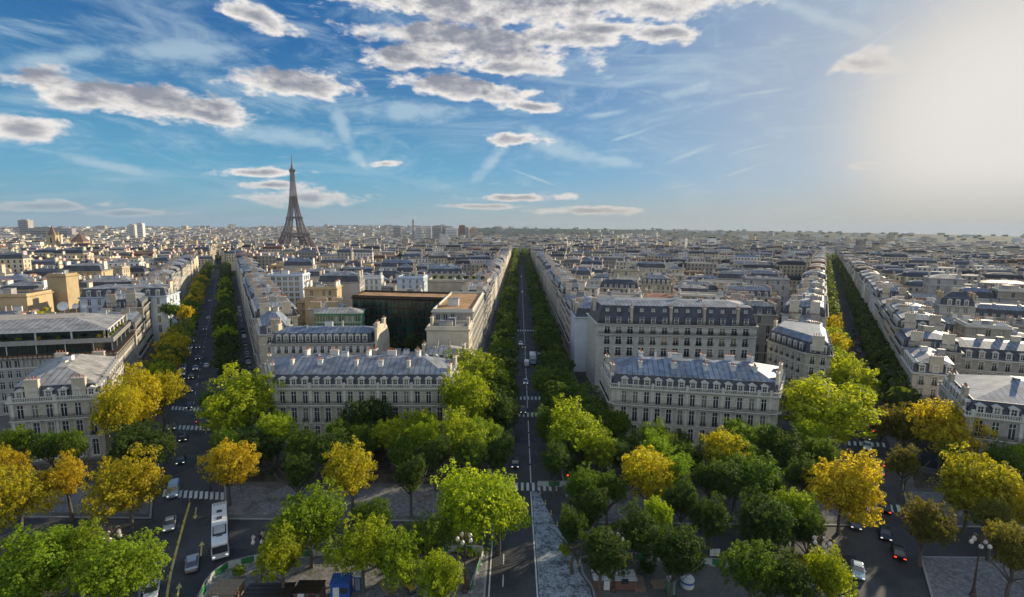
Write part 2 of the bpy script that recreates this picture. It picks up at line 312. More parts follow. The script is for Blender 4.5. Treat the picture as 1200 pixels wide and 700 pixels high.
# ------------------------------------------------------------ mesh builder
class MB:
    def __init__(s): s.v = []; s.f = []; s.m = []; s.c = []
    def face(s, pts, m=0, col=None):
        i = len(s.v); s.v.extend([tuple(p) for p in pts]); s.f.append(tuple(range(i, i+len(pts)))); s.m.append(m)
        if col is not None: s.c.append((len(pts), col))
    def box(s, c, size, rot=0., m=0, col=None, taper=1., bottom=True):
        hx, hy, hz = size[0]/2, size[1]/2, size[2]/2; cr, sr = math.cos(rot), math.sin(rot)
        P = []
        for z, k in ((-hz, 1.), (hz, taper)):
            for x, y in ((-hx, -hy), (hx, -hy), (hx, hy), (-hx, hy)):
                x *= k; y *= k
                P.append((c[0]+x*cr-y*sr, c[1]+x*sr+y*cr, c[2]+z))
        for a in ((0, 1, 5, 4), (1, 2, 6, 5), (2, 3, 7, 6), (3, 0, 4, 7), (4, 5, 6, 7)): s.face([P[i] for i in a], m, col)
        if bottom: s.face([P[i] for i in (3, 2, 1, 0)], m, col)
    def prism(s, poly, z0, z1, m=0, top=None, mt=None, col=None, tcol=None, walls=True):
        top = top or poly; n = len(poly)
        if walls:
            for i in range(n):
                j = (i+1) % n
                s.face([(*poly[i], z0), (*poly[j], z0), (*top[j], z1), (*top[i], z1)], m, col)
        if mt is not None: s.face([(*p, z1) for p in top], mt, tcol if tcol is not None else col)
    def bar(s, a, b, t, m=0, n=4, t2=None):
        a = Vector(a); b = Vector(b); d = (b-a).normalized(); u = d.orthogonal().normalized(); w_ = d.cross(u)
        t2 = t if t2 is None else t2
        r0 = [a+(u*math.cos(2*math.pi*k/n+.785)+w_*math.sin(2*math.pi*k/n+.785))*t*.5*1.414 for k in range(n)] if n == 4 else [a+(u*math.cos(2*math.pi*k/n)+w_*math.sin(2*math.pi*k/n))*t*.5 for k in range(n)]
        r1 = [p + (b-a) for p in r0]
        if t2 != t: r1 = [b+(p-b)*(t2/t) for p in r1]
        for k in range(n):
            j = (k+1) % n; s.face([r0[k], r0[j], r1[j], r1[k]], m)
        s.face(r0[::-1], m); s.face(r1, m)
    def tube(s, pts, rs, m=0, n=6):
        for i in range(len(pts)-1): s.bar(pts[i], pts[i+1], rs[i]*2, m, n, rs[i+1]*2)
    def lathe(s, prof, m=0, n=12, c=(0, 0, 0)):
        rings = [[(c[0]+r*math.cos(2*math.pi*k/n), c[1]+r*math.sin(2*math.pi*k/n), c[2]+z) for k in range(n)] for r, z in prof]
        for i in range(len(rings)-1):
            for k in range(n):
                j = (k+1) % n; s.face([rings[i][k], rings[i][j], rings[i+1][j], rings[i+1][k]], m)
        s.face(rings[0][::-1], m); s.face(rings[-1], m)
    def mesh(s, name, mats, uv=True, smooth=False):
        me = bpy.data.meshes.new(name); me.from_pydata(s.v, [], s.f)
        for x in mats: me.materials.append(x)
        if s.m: me.polygons.foreach_set('material_index', s.m)
        if uv:
            l = me.uv_layers.new(name='UVMap'); uvs = []
            for f in s.f:
                p = [s.v[i] for i in f]
                ax, ay, az_ = p[1][0]-p[0][0], p[1][1]-p[0][1], p[1][2]-p[0][2]
                bx, by, bz = p[2][0]-p[0][0], p[2][1]-p[0][1], p[2][2]-p[0][2]
                nx, ny, nz = ay*bz-az_*by, az_*bx-ax*bz, ax*by-ay*bx
                L = math.sqrt(nx*nx+ny*ny+nz*nz) or 1; nx, ny, nz = nx/L, ny/L, nz/L
                if abs(nz) < .9995:
                    h = math.hypot(nx, ny) or 1; tx, ty = -ny/h, nx/h
                    cx, cy, cz = ny*0-nz*ty, nz*tx-nx*0, nx*ty-ny*tx
                    for q in p: uvs += (q[0]*tx+q[1]*ty, q[0]*cx+q[1]*cy+q[2]*cz)
                else:
                    for q in p: uvs += (q[0], q[1])
            l.data.foreach_set('uv', uvs)
        if s.c:
            ca = me.color_attributes.new('Col', 'FLOAT_COLOR', 'CORNER'); arr = []
            for k, c in s.c: arr += [c[0], c[1], c[2], 1.]*k
            ca.data.foreach_set('color', arr)
        if smooth: me.polygons.foreach_set('use_smooth', [True]*len(s.f))
        me.update(); return me
def link(name, me, parent=None, loc=(0, 0, 0), rz=0., label=None, cat=None, group=None, kind=None, scale=None):
    o = bpy.data.objects.new(name, me); COL.objects.link(o)
    if parent is not None: o.parent = parent
    o.location = loc
    if rz: o.rotation_euler = (0, 0, rz)
    if scale: o.scale = scale
    if label: o['label'] = label
    if cat: o['category'] = cat
    if group: o['group'] = group
    if kind: o['kind'] = kind
    return o
def thing(name, label, cat, loc=(0, 0, 0), rz=0., group=None): return link(name, None, None, loc, rz, label, cat, group)
ORD = 'first second third fourth fifth sixth seventh eighth ninth tenth eleventh twelfth thirteenth fourteenth fifteenth sixteenth seventeenth eighteenth nineteenth'.split()
TENS = {2: 'twenty', 3: 'thirty', 4: 'forty', 5: 'fifty', 6: 'sixty', 7: 'seventy', 8: 'eighty', 9: 'ninety'}
def ordi(n):
    if n < 20: return ORD[n-1]
    t_, u_ = divmod(n, 10)
    if u_ == 0: return TENS[t_][:-1]+'ieth'
    return TENS[t_]+'-'+ORD[u_-1]
# avenues: x = x0 + k*y; half distances measured along x
AVEND = {'left': 600, 'central': 1280, 'right': 1180}
AV = {'left': (-12.5, -.565, 20.7, 20.7), 'central': (3.0, .0137, 18., 18.), 'right': (15.0, .617, 12.2, 12.2)}
def avx(a, y, off=0): x0, k, _, _ = AV[a]; return x0+k*y+off
def lerp(a, b, t): return a+(b-a)*t
def interp(x, pts):
    if x <= pts[0][0]: return pts[0][1]
    for (a, u), (b, v) in zip(pts, pts[1:]):
        if x <= b: return lerp(u, v, (x-a)/(b-a))
    return pts[-1][1]
HILL = [(-60, 12), (-45, 18), (-27, 48), (-17, 84), (0, 92), (15, 92), (30, 80), (37, 72), (45, 54), (60, 50)]
def gz(x, y):
    d = math.hypot(x, y)
    if d < 800 or y <= 0: return 0.
    a = math.degrees(math.atan2(x, y))
    dip = interp(a, [(-45, -14), (-28, -24), (-14, -24), (-6, -10), (4, 0), (30, -4), (45, -8)])
    h = interp(a, HILL)
    if d < 1400: return dip*(d-800)/600
    if d < 3200: return dip
    if d < 7000:
        s_ = (d-3200)/3800; s_ = s_*s_*(3-2*s_); return lerp(dip, h + 1.5*math.sin(a*2.1)+1.2*math.sin(a*5.3+1), s_)
    return h*(1-(d-7000)/9000)

# ============================================================ ground, roads, pavements
mb = MB()
azs = [-75+i*2.5 for i in range(61)]
rs = [0, 40, 80, 150, 250, 400, 600, 800, 950, 1100, 1250, 1400, 1800, 2300, 2800, 3200]+[3200+380*i for i in range(1, 11)]+[8000, 10000, 13000]
def gp(a, r):
    x, y = r*math.sin(rad(a)), r*math.cos(rad(a))
    return (x, y-60 if r < 800 else y, gz(x, y))
hb_ = MB()
for i in range(len(rs)-1):
    for j in range(len(azs)-1):
        a0, a1 = azs[j], azs[j+1]
        if i == 0: mb.face([gp(a0, 0), gp(a1, rs[1]), gp(a0, rs[1])])
        else: (hb_ if rs[i] >= 3960 and a0 > -8 else mb).face([gp(a0, rs[i]), gp(a1, rs[i]), gp(a1, rs[i+1]), gp(a0, rs[i+1])])
mb.face([(-13000, -60, -.02), (-13000, -800, -.02), (13000, -800, -.02), (13000, -60, -.02)])
link('ground', mb.mesh('ground', [M['ground']]), kind='structure')
link('hills', hb_.mesh('hills', [M['hills']]), kind='structure')
# polar helper for strips laid on the ground
def strip(mb, left, right, z, m=0):
    for (a, b), (c, d) in zip(zip(left, left[1:]), zip(right, right[1:])):
        mb.face([(*a, gz(*a)+z), (*c, gz(*c)+z), (*d, gz(*d)+z), (*b, gz(*b)+z)], m)
EDGE = {   # carriageway edges near the square, then parallel to the avenue
 'left': ([(-46.5, 56), (-51.9, 65), (-67.8, 90), (-92, 127)], [(-42.5, 56), (-43.5, 65.3), (-45, 69), (-53, 88), (-78, 127)], -7.6, 6.6),
 'central': ([(-3.2, 56), (-3.2, 110)], [(10.9, 56), (10.9, 110)], -7.0, 7.0),
 'right': ([(44, 56), (56, 75), (65.5, 90.5), (78.5, 111)], [(54.6, 56), (61, 67), (75.3, 89.5), (89.3, 111)], -5.0, 5.6)}
def avedge(a, side, y1=1400):
    near = EDGE[a][0 if side < 0 else 1]; off = EDGE[a][2 if side < 0 else 3]
    pts = list(near); y = near[-1][1]
    while y < y1:
        y += 25 if y < 400 else 60
        pts.append((avx(a, y, off), y))
    return pts
for a in AV:
    mb = MB(); l, r = avedge(a, -1, AVEND[a]), avedge(a, 1, AVEND[a])
    n = max(len(l), len(r))
    # resample by y
    def atx(p, y): return interp(y, [(q[1], q[0]) for q in p])
    ys = sorted(set([q[1] for q in l]+[q[1] for q in r]))
    ll = [(atx(l, y), y) for y in ys]; rr = [(atx(r, y), y) for y in ys]
    strip(mb, ll, rr, .004 if ys[0] < 300 else .1)
    link('avenue_road', mb.mesh('avenue_road', [M['asphalt']]), kind='structure')
mb = MB()
strip(mb, [(-150, 84.2), (-48, 84.2), (0, 84.2), (60, 84.2), (150, 84.2)][::-1], [(-150, 76.2), (-48, 76.2), (0, 77.0), (60, 76.2), (150, 76.2)][::-1], .008)
link('ring_road', mb.mesh('ring_road', [M['asphalt']]), kind='structure')
mb = MB(); mb.face([(*p, .013) for p in [(4.4, 56), (12, 56), (11.9, 67.8), (10.9, 71), (10.6, 76), (8.2, 84), (5.8, 95), (4.4, 96)]])
link('worn_road_surface', mb.mesh('worn_road_surface', [M['worn']]), kind='structure')
def slab(name, poly, z, m, kerb=True):
    mb = MB(); mb.prism(poly, -.02, z, 1, mt=0)
    o = link(name, mb.mesh(name, [M[m], M['kerb']]), kind='structure')
    if kerb:
        k = MB(); n = len(poly); ins = inset(poly, .3)
        for i in range(n):
            j = (i+1) % n; k.face([(*poly[i], z+.004), (*poly[j], z+.004), (*ins[j], z+.004), (*ins[i], z+.004)])
        link('kerb', k.mesh('kerb', [M['kerb']]), kind='structure')
    return o
def inset(poly, d):
    n = len(poly); out = []
    ds = d if isinstance(d, (list, tuple)) else [d]*n
    for i in range(n):
        p0, p1, p2 = poly[i-1], poly[i], poly[(i+1) % n]
        e1 = (p1[0]-p0[0], p1[1]-p0[1]); e2 = (p2[0]-p1[0], p2[1]-p1[1])
        l1 = math.hypot(*e1) or 1e-6; l2 = math.hypot(*e2) or 1e-6
        n1 = (-e1[1]/l1, e1[0]/l1); n2 = (-e2[1]/l2, e2[0]/l2)
        d1, d2 = ds[i-1], ds[i]
        a = (p0[0]+n1[0]*d1, p0[1]+n1[1]*d1); b = (p1[0]+n2[0]*d2, p1[1]+n2[1]*d2)
        cr = e1[0]*e2[1]-e1[1]*e2[0]
        if abs(cr) < 1e-4*l1*l2: out.append((p1[0]+n1[0]*d1, p1[1]+n1[1]*d1)); continue
        t = ((b[0]-a[0])*e2[1]-(b[1]-a[1])*e2[0])/cr
        out.append((a[0]+e1[0]*t, a[1]+e1[1]*t))
    return out
# islands inside the ring road, then pavements from the ring road to the building lines (counter-clockwise)
slab('pavement', [(-150, 56), (-46.7, 56), (-52.2, 65), (-59, 76), (-150, 76)], .13, 'soil')
slab('pavement', [(-42.4, 56), (-3.4, 56), (-3.4, 76), (-8, 76.3), (-27, 75.2), (-40, 73.2), (-43.6, 71.4), (-44.5, 69), (-43.3, 65)], .13, 'gravel')
slab('pavement', [(12.2, 56), (44, 56), (50, 65.5), (44, 70.5), (37, 73), (30, 74.4), (14, 75.6), (11.2, 75), (11.2, 71), (12.2, 68)], .13, 'pave')
slab('pavement', [(54.8, 56), (150, 56), (150, 76), (67, 76), (61.4, 67)], .13, 'gravel')
slab('pavement', [(-160, 84.6), (-64.6, 84.6), (-68.2, 90), (-92.2, 127), (-111, 140), (-160, 130)], .13, 'pave')
slab('pavement', [(-51.3, 84.6), (-3.4, 84.6), (-3.4, 117), (-14.3, 122), (-58.5, 121), (-62, 103)], .13, 'pave')
slab('pavement', [(11.1, 84.6), (62, 84.6), (65.2, 90.5), (78, 111), (63, 118), (24, 123), (11.1, 117)], .13, 'pave')
slab('pavement', [(72.4, 84.6), (150, 84.6), (135, 92), (98, 105), (89.6, 111), (75.6, 89.5)], .13, 'pave')
for poly in ([(-150, 86), (-66.2, 86), (-71.8, 94.5), (-150, 96)], [(-51.5, 86), (-4.2, 86), (-4.2, 96.5), (-57.2, 96.5)],
             [(12, 86), (60.5, 86), (66, 93), (12, 96.5)], [(76, 88), (130, 88), (112, 96), (82, 97)]):
    mb = MB(); mb.face([(*p, .138) for p in poly]); link('gravel_path', mb.mesh('gravel_path', [M['gravel']]), kind='structure')
for poly in ([(-140, 97), (-74.5, 97), (-84, 111), (-91, 108), (-108, 103.5), (-140, 98)], [(-57.4, 98), (-5, 98), (-5, 114), (-14.6, 117), (-57, 115.5)],
             [(12, 98), (68, 98), (73.5, 107), (64.6, 113), (25, 119.8), (12, 114)], [(84, 98.5), (110, 97), (97, 100), (90, 107)]):
    mb = MB(); mb.face([(*p, .146) for p in poly]); link('garden_soil', mb.mesh('garden_soil', [M['soil']]), kind='structure')
# pavements along the avenues
for a in AV:
    x0, k, hl, hr = AV[a]
    for sd_, off0, off1 in ((-1, -hl, EDGE[a][2]), (1, EDGE[a][3], hr)):
        y0 = {'left': 128, 'central': 118, 'right': 112}[a]
        ys = [y for y in [y0+i*25 for i in range(12)]+[y0+300+i*60 for i in range(1, 17)] if y < AVEND[a]]
        mb = MB(); A = [(avx(a, y, off0), y) for y in ys]; B = [(avx(a, y, off1), y) for y in ys]
        strip(mb, A, B, .13, 0)
        E_ = B if sd_ < 0 else A
        for p, q in zip(E_, E_[1:]):
            pts = [(*p, gz(*p)-.05), (*q, gz(*q)-.05), (*q, gz(*q)+.13), (*p, gz(*p)+.13)]
            mb.face(pts if sd_ > 0 else pts[::-1], 1)
        link('pavement', mb.mesh('pavement', [M['pave'], M['kerb']]), kind='structure')
mb = MB(); ys = [126+i*24 for i in range(20)]
strip(mb, [(avx('left', y, 10.4), y) for y in ys], [(avx('left', y, 19.2), y) for y in ys], .137)
link('service_lane', mb.mesh('service_lane', [M['asphalt']]), kind='structure')
# street behind the corner mansions
for (p, q, wd) in (((-100, 137), (-74, 140), 9), ((-76, 141), (-14, 143.5), 7), ((24, 147), (80, 139), 12), ((120, 142), (150, 128), 9)):
    d = Vector((q[0]-p[0], q[1]-p[1])).normalized(); n_ = Vector((-d.y, d.x))*wd/2
    mb = MB(); mb.face([(p[0]-n_.x, p[1]-n_.y, .016), (q[0]-n_.x, q[1]-n_.y, .016), (q[0]+n_.x, q[1]+n_.y, .016), (p[0]+n_.x, p[1]+n_.y, .016)])
    link('side_street', mb.mesh('side_street', [M['asphalt']]), kind='structure')
# painted markings
mp = MB(); my = MB()
def stripe(mb, a, b, w_, z=.022):
    d = Vector((b[0]-a[0], b[1]-a[1])).normalized(); n_ = Vector((-d.y, d.x))*w_/2
    mb.face([(a[0]-n_.x, a[1]-n_.y, z), (b[0]-n_.x, b[1]-n_.y, z), (b[0]+n_.x, b[1]+n_.y, z), (a[0]+n_.x, a[1]+n_.y, z)][::-1 if False else 1])
def zebra(p, q, ang_, ln, n):
    for i in range(n):
        t_ = (i+.5)/n; x, y = lerp(p[0], q[0], t_), lerp(p[1], q[1], t_)
        d = (math.sin(ang_)*ln/2, math.cos(ang_)*ln/2)
        stripe(mp, (x-d[0], y-d[1]), (x+d[0], y+d[1]), .55)
aI, aV = math.atan(-.565), math.atan(.617)
zebra((-68.8, 93.5), (-55.8, 92.5), aI, 3.2, 12)
zebra((-91, 127), (-78.5, 126), aI, 3.2, 11); zebra((-99, 141), (-86.5, 139.5), aI, 3.2, 11)
zebra((-2.6, 97.5), (9.9, 97.5), .014, 3.2, 11); zebra((-1.8, 138.5), (11.6, 138.5), .014, 3.4, 11)
zebra((.2, 262), (13.2, 262), .014, 4, 10); zebra((-1, 153), (11.9, 153), .014, 3, 11)
zebra((66, 91.5), (75.3, 90.5), aV, 3.2, 7); zebra((84.6, 121), (94, 120), aV, 3.0, 7); zebra((92.5, 134), (102, 133), aV, 3.0, 7)
for i in range(60):       # centre lines
    y = 99+i*9.
    if y > 135 or y < 130: stripe(mp, (avx('central', y, 0), y), (avx('central', y+8, 0), y+8), .22)
    if 143 < y: stripe(mp, (avx('left', y, -.5), y), (avx('left', y+3, -.5), y+3), .16)
    if 136 < y: stripe(mp, (avx('right', y, .3), y), (avx('right', y+3, .3), y+3), .16)
stripe(mp, (4.1, 58), (4.2, 95.5), .22); stripe(mp, (-2.9, 58), (-2.9, 94), .2)
for i in range(8): stripe(mp, (-.9+.1*i*0, 58+i*5.0), (-.9, 60.6+i*5.0), .16) if i < 4 else None
YL = [(-46.5, 60), (-48.6, 65.2), (-51.6, 70.6), (-54.7, 76.8), (-57.7, 82.9), (-61.0, 89.8)]
for p, q in zip(YL, YL[1:]): stripe(my, p, q, .34)
stripe(mp, (-75, 99), (-90, 125.5), .15)
stripe(mp, (-73.2, 97.5), (-88.5, 123.8), .15)
def arrow(x, y, ang_, s=1.):
    c, s_ = math.cos(ang_), math.sin(ang_)
    def T(u, v): return (x+u*c+v*s_, y-u*s_+v*c)
    stripe(my, T(0, -2.2*s), T(0, .9*s), .22); a, b_, c_ = T(-.42*s, .9*s), T(.42*s, .9*s), T(0, 2.2*s)
    my.face([(*a, .024), (*b_, .024), (*c_, .024)])
arrow(-54.4, 71, aI+math.pi); arrow(-50.4, 76.2, aI); arrow(-57.8, 86.5, aI+math.pi); arrow(-47.6, 66.2, aI)
link('road_markings', mp.mesh('road_markings', [M['paint']]), kind='structure')
link('yellow_road_markings', my.mesh('yellow_road_markings', [M['ypaint']]), kind='structure')

# ============================================================ building kit
WIN = {}
def win_mesh(w_, h, style):
    k = (round(w_, 2), round(h, 2), style)
    if k in WIN: return WIN[k]
    mb = MB(); p = MB()
    f = .09
    p.face([(-w_/2, .20, 0), (w_/2, .20, 0), (w_/2, .20, h), (-w_/2, .20, h)], 0)
    for x in (-w_/2+f/2, w_/2-f/2, 0): mb.box((x, .15, h/2), (f, .08, h), m=0, bottom=False)
    for z in (f/2, h-f/2, h*.72): mb.box((0, .145, z), (w_-f*2-.002, .07, f), m=0)
    sw = .2
    if style != 'plain':
        for x in (-w_/2-sw/2, w_/2+sw/2): mb.box((x, -.045, h/2), (sw, .09, h), m=1)
        mb.box((0, -.06, h+.14), (w_+sw*2+.1, .15, .28), m=1)
        mb.box((0, -.10, -.09), (w_+sw*2+.1, .24, .16), m=1)
    if style == 'pediment':
        mb.face([(-w_/2-.35, -.3, h+.30), (w_/2+.35, -.3, h+.30), (0, -.3, h+.75)], 1)
        mb.face([(-w_/2-.35, -.3, h+.30), (0, -.3, h+.75), (0, .0, h+.75), (-w_/2-.35, 0, h+.30)], 1)
        mb.face([(0, -.3, h+.75), (w_/2+.35, -.3, h+.30), (w_/2+.35, 0, h+.30), (0, .0, h+.75)], 1)
        mb.box((0, -.15, h+.285), (w_+.72, .3, .03), m=1)
    if style == 'arch':       # rounded head: stone spandrels closing the corners of the opening
        n = 6; r = w_/2
        for sgn in (-1, 1):
            for i in range(n):
                a0, a1 = math.pi/2*i/n, math.pi/2*(i+1)/n
                mb.face([(sgn*r, -.002, h-r+r*math.sin(a0)), (sgn*r*math.cos(a0), -.002, h-r+r*math.sin(a0)), (sgn*r*math.cos(a1), -.002, h-r+r*math.sin(a1)), (sgn*r, -.002, h-r+r*math.sin(a1))][::sgn], 1)
    if style in ('balconet', 'pediment', 'shutter'):
        for z in (.12, .5, .95): mb.box((0, -.22, z), (w_+.3, .05, .05), m=2)
        x = -w_/2-.13
        while x < w_/2+.15: mb.box((x, -.22, .5), (.035, .035, .95), m=2, bottom=False); x += .16
    if style == 'shutter':
        for x in (-w_/2-.37, w_/2+.37): mb.box((x, -.13, h/2), (.66, .05, h-.1), m=3)
    a = mb.mesh('window', [M['frame'], M['trim'], M['iron'], M['shutter']]), p.mesh('pane', [M['glass']])
    # one-mesh version for buildings farther off
    i = len(mb.v)
    for q in p.v: pass
    mb.face(p.v, 4); one = mb.mesh('window', [M['frame'], M['trim'], M['iron'], M['shutter'], M['glass']])
    WIN[k] = (a[0], a[1], one); return WIN[k]
DORM = {}
def dormer_mesh(style):
    if style in DORM: return DORM[style]
    mb = MB(); w_, h, d = 1.25, 1.75, 2.2
    if style == 'small': w_, h, d = .85, .95, 1.4
    # cheeks and front frame (front faces -y, stands at y=0)
    for x in (-w_/2, w_/2): mb.box((x, d/2, h/2), (.16, d, h), m=3)
    mb.box((0, .03, -.06), (w_+.4, .3, .14), m=1)
    for x in (-w_/2, w_/2): mb.box((x, -.03, h/2), (.24, .12, h), m=1)
    mb.face([(-w_/2+.1, .06, .05), (w_/2-.1, .06, .05), (w_/2-.1, .06, h-.1), (-w_/2+.1, .06, h-.1)], 2)
    for x in (-w_/2+.16, 0, w_/2-.16): mb.box((x, .03, h/2), (.07, .05, h-.1), m=0)
    for z in (.10, h*.62, h-.14): mb.box((0, .025, z), (w_-.26, .05, .07), m=0)
    if style == 'tri':
        mb.box((0, -.06, h+.05), (w_+.55, .3, .12), m=1)
        mb.prism([(-w_/2-.28, -.2), (w_/2+.28, -.2), (w_/2+.28, d), (-w_/2-.28, d)], h+.11, h+.62, 1, top=[(-.02, -.2), (.02, -.2), (.02, d), (-.02, d)], mt=1)
    elif style == 'arch':
        n = 7; r = w_/2+.24; pts = [(r*math.cos(math.pi*i/n), h+.05+.6*math.sin(math.pi*i/n)) for i in range(n+1)]
        mb.face([(x, -.14, z) for x, z in pts][::-1], 1)
        for (x0, z0), (x1, z1) in zip(pts, pts[1:]): mb.face([(x0, -.14, z0), (x0, d, z0), (x1, d, z1), (x1, -.14, z1)], 3)
        mb.box((0, -.07, h+.02), (w_+.5, .2, .06), m=1)
    elif style == 'shed':
        mb.face([(-w_/2-.3, -.45, h-.02), (w_/2+.3, -.45, h-.02), (w_/2+.3, d, h+.5), (-w_/2-.3, d, h+.5)], 4)
        mb.face([(-w_/2-.3, -.45, h-.10), (w_/2+.3, -.45, h-.10), (w_/2+.3, -.45, h-.02), (-w_/2-.3, -.45, h-.02)], 4)
    else:
        mb.box((0, d/2-.1, h+.06), (w_+.34, d+.15, .12), m=3)
    DORM[style] = mb.mesh('dormer', [M['frame'], M['trim'], M['glass'], M['zinc'], M['zinc2']]); return DORM[style]
CHIM = {}
def chimney_mesh(L, h, m):
    k = (L, h, m)
    if k in CHIM: return CHIM[k]
    mb = MB(); mb.box((0, 0, h/2-1), (.75, L, h+2), m=0); mb.box((0, 0, h+.07), (.95, L+.2, .2), m=1)
    n = max(3, int(L/.55))
    for i in range(n):
        y = -L/2+(i+.5)*L/n; hh = .55+.35*((i*7 % 5)/5)
        mb.bar((0, y, h+.15), (0, y, h+.15+hh), .24, 2, 6, .19)
    CHIM[k] = mb.mesh('chimney', [M[m], M['trim'], M['pot']]); return CHIM[k]
def facing(a, b, ctr):
    n_ = (b[1]-a[1], a[0]-b[0]); mx_, my_ = (a[0]+b[0])/2+ctr[0], (a[1]+b[1])/2+ctr[1]
    L = math.hypot(*n_)*math.hypot(mx_, my_) or 1
    return -(n_[0]*mx_+n_[1]*my_)/L
OCC = []
def hitocc(poly, pad=1.5):
    xs = [p[0] for p in poly]; ys = [p[1] for p in poly]
    pts = list(poly)+[(sum(xs)/len(xs), sum(ys)/len(ys))]+[((poly[i][0]+poly[i-1][0])/2, (poly[i][1]+poly[i-1][1])/2) for i in range(len(poly))]
    for q, (x0, y0, x1, y1) in OCC:
        if max(xs) < x0-pad or min(xs) > x1+pad or max(ys) < y0-pad or min(ys) > y1+pad: continue
        if any(inpoly(p, q) for p in pts): return True
        cx, cy = sum(p[0] for p in q)/len(q), sum(p[1] for p in q)/len(q)
        if any(inpoly(p, poly) for p in list(q)+[(cx, cy)]): return True
    return False
def inpoly(p, q):
    c = False; n = len(q)
    for i in range(n):
        a, b = q[i], q[i-1]
        if (a[1] > p[1]) != (b[1] > p[1]) and p[0] < (b[0]-a[0])*(p[1]-a[1])/(b[1]-a[1])+a[0]: c = not c
    return c
def occupy(poly):
    OCC.append((poly, (min(p[0] for p in poly), min(p[1] for p in poly), max(p[0] for p in poly), max(p[1] for p in poly))))
def building(name, label, poly, floors, wall='stone', roof='mansard', detail=1, bay=2.9, ww=1.15, blind=(), group=None,
             styles=None, dormer='tri', upper='zinc', lower='slate', mh=3.1, uh=1.6, chim=2, dorm2=False, balc=(), mi=1.1, ui=None, cat='building',
             chl=3.0, chh=2.4, pots=True, base=0., chm='render', winp=1.0, parapet=.9, roofcol=None, every=1, clutter=True):
    poly = [tuple(p) for p in poly]; occupy(poly)
    cx = sum(p[0] for p in poly)/len(poly); cy = sum(p[1] for p in poly)/len(poly)
    q = [(p[0]-cx, p[1]-cy) for p in poly]; n = len(q)
    root = thing(name, label, cat, (cx, cy, base), group=group)
    H = sum(floors); wm = MB(); wins = []
    st = styles or ['plain']+['balconet']*(len(floors)-1)
    nwin = 0
    for i in range(n):
        A, B = q[i], q[(i+1) % n]; L = math.hypot(B[0]-A[0], B[1]-A[1]); fc = facing(A, B, (cx, cy))
        if i in blind or fc < -.12 or L < 3:
            wm.face([(*A, -1.5), (*B, -1.5), (*B, H), (*A, H)], 0); continue
        tx, ty = (B[0]-A[0])/L, (B[1]-A[1])/L; nx, ny = ty, -tx
        nb = max(1, int((L-1.0)/bay)); mar = (L-nb*bay)/2
        cs_ = [mar+bay*(k+.5) for k in range(nb)]
        def Pt(s_, z, o=0.): return (A[0]+tx*s_-nx*o, A[1]+ty*s_-ny*o, z)
        z = 0.
        wm.face([Pt(0, -1.5), Pt(L, -1.5), Pt(L, 0), Pt(0, 0)], 0)
        ang_ = math.atan2(ty, tx)
        for fi, fh in enumerate(floors):
            wh = fh-.95 if fi else fh-1.3; sill = .3 if fi else .7
            if fi == len(floors)-1 and len(floors) > 2: wh -= .15
            wz0, wz1 = z+sill, z+sill+wh
            wm.face([Pt(0, z), Pt(L, z), Pt(L, wz0), Pt(0, wz0)], 0); wm.face([Pt(0, wz1), Pt(L, wz1), Pt(L, z+fh), Pt(0, z+fh)], 0)
            s0 = 0.
            for c in cs_:
                if winp < 1 and R.random() > winp: continue
                a_, b_ = c-ww/2, c+ww/2
                wm.face([Pt(s0, wz0), Pt(a_, wz0), Pt(a_, wz1), Pt(s0, wz1)], 0); s0 = b_
                d = .24
                wm.face([Pt(a_, wz0), Pt(a_, wz0, d), Pt(a_, wz1, d), Pt(a_, wz1)], 0); wm.face([Pt(b_, wz0, d), Pt(b_, wz0), Pt(b_, wz1), Pt(b_, wz1, d)], 0)
                wm.face([Pt(a_, wz0), Pt(b_, wz0), Pt(b_, wz0, d), Pt(a_, wz0, d)], 0); wm.face([Pt(a_, wz1, d), Pt(b_, wz1, d), Pt(b_, wz1), Pt(a_, wz1)], 0)
                if detail == 2 and nwin < 100: wins.append((Pt(c, wz0), ang_, wh, st[min(fi, len(st)-1)])); nwin += 1
                else:
                    wm.face([Pt(a_, wz0, d-.01), Pt(b_, wz0, d-.01), Pt(b_, wz1, d-.01), Pt(a_, wz1, d-.01)], 4 if R.random() < .25 else 1)
                    if detail >= 1: wm.face([Pt(c-.05, wz0, d-.05), Pt(c+.05, wz0, d-.05), Pt(c+.05, wz1, d-.05), Pt(c-.05, wz1, d-.05)], 2)
            wm.face([Pt(s0, wz0), Pt(L, wz0), Pt(L, wz1), Pt(s0, wz1)], 0)
            z += fh
            if detail and fi < len(floors)-1 and fi in (0, len(floors)-2):      # string course
                c0, c1 = Pt(0, z-.12, -.12), Pt(L, z-.12, -.12)
                wm.face([c0, c1, (c1[0], c1[1], z+.1), (c0[0], c0[1], z+.1)], 3); wm.face([(c0[0], c0[1], z+.1), (c1[0], c1[1], z+.1), Pt(L, z+.12), Pt(0, z+.12)], 3)
            if fi in balc:
                bm = MB(); m0, m1 = Pt(.3, z, -.55), Pt(L-.3, z, -.55); mid = Pt(L/2, z, -.4)
                bm.box((mid[0], mid[1], z+.05), (L-.4, .8, .14), ang_, 0)
                for zz in (.15, .55, 1.0): bm.bar((m0[0], m0[1], z+.1+zz), (m1[0], m1[1], z+.1+zz), .05, 1)
                k_ = int(L/.22)
                for s_ in range(k_):
                    pp = Pt(.3+(L-.6)*(s_+.5)/k_, z, -.55); bm.box((pp[0], pp[1], z+.62), (.035, .035, .95), ang_, 1, bottom=False)
                link('balcony', bm.mesh('balcony', [M['trim'], M['iron']]), root)
    link('wall', wm.mesh('wall', [M[wall], M['glass'], M['frame'], M['trim'], M['curtain']]), root)
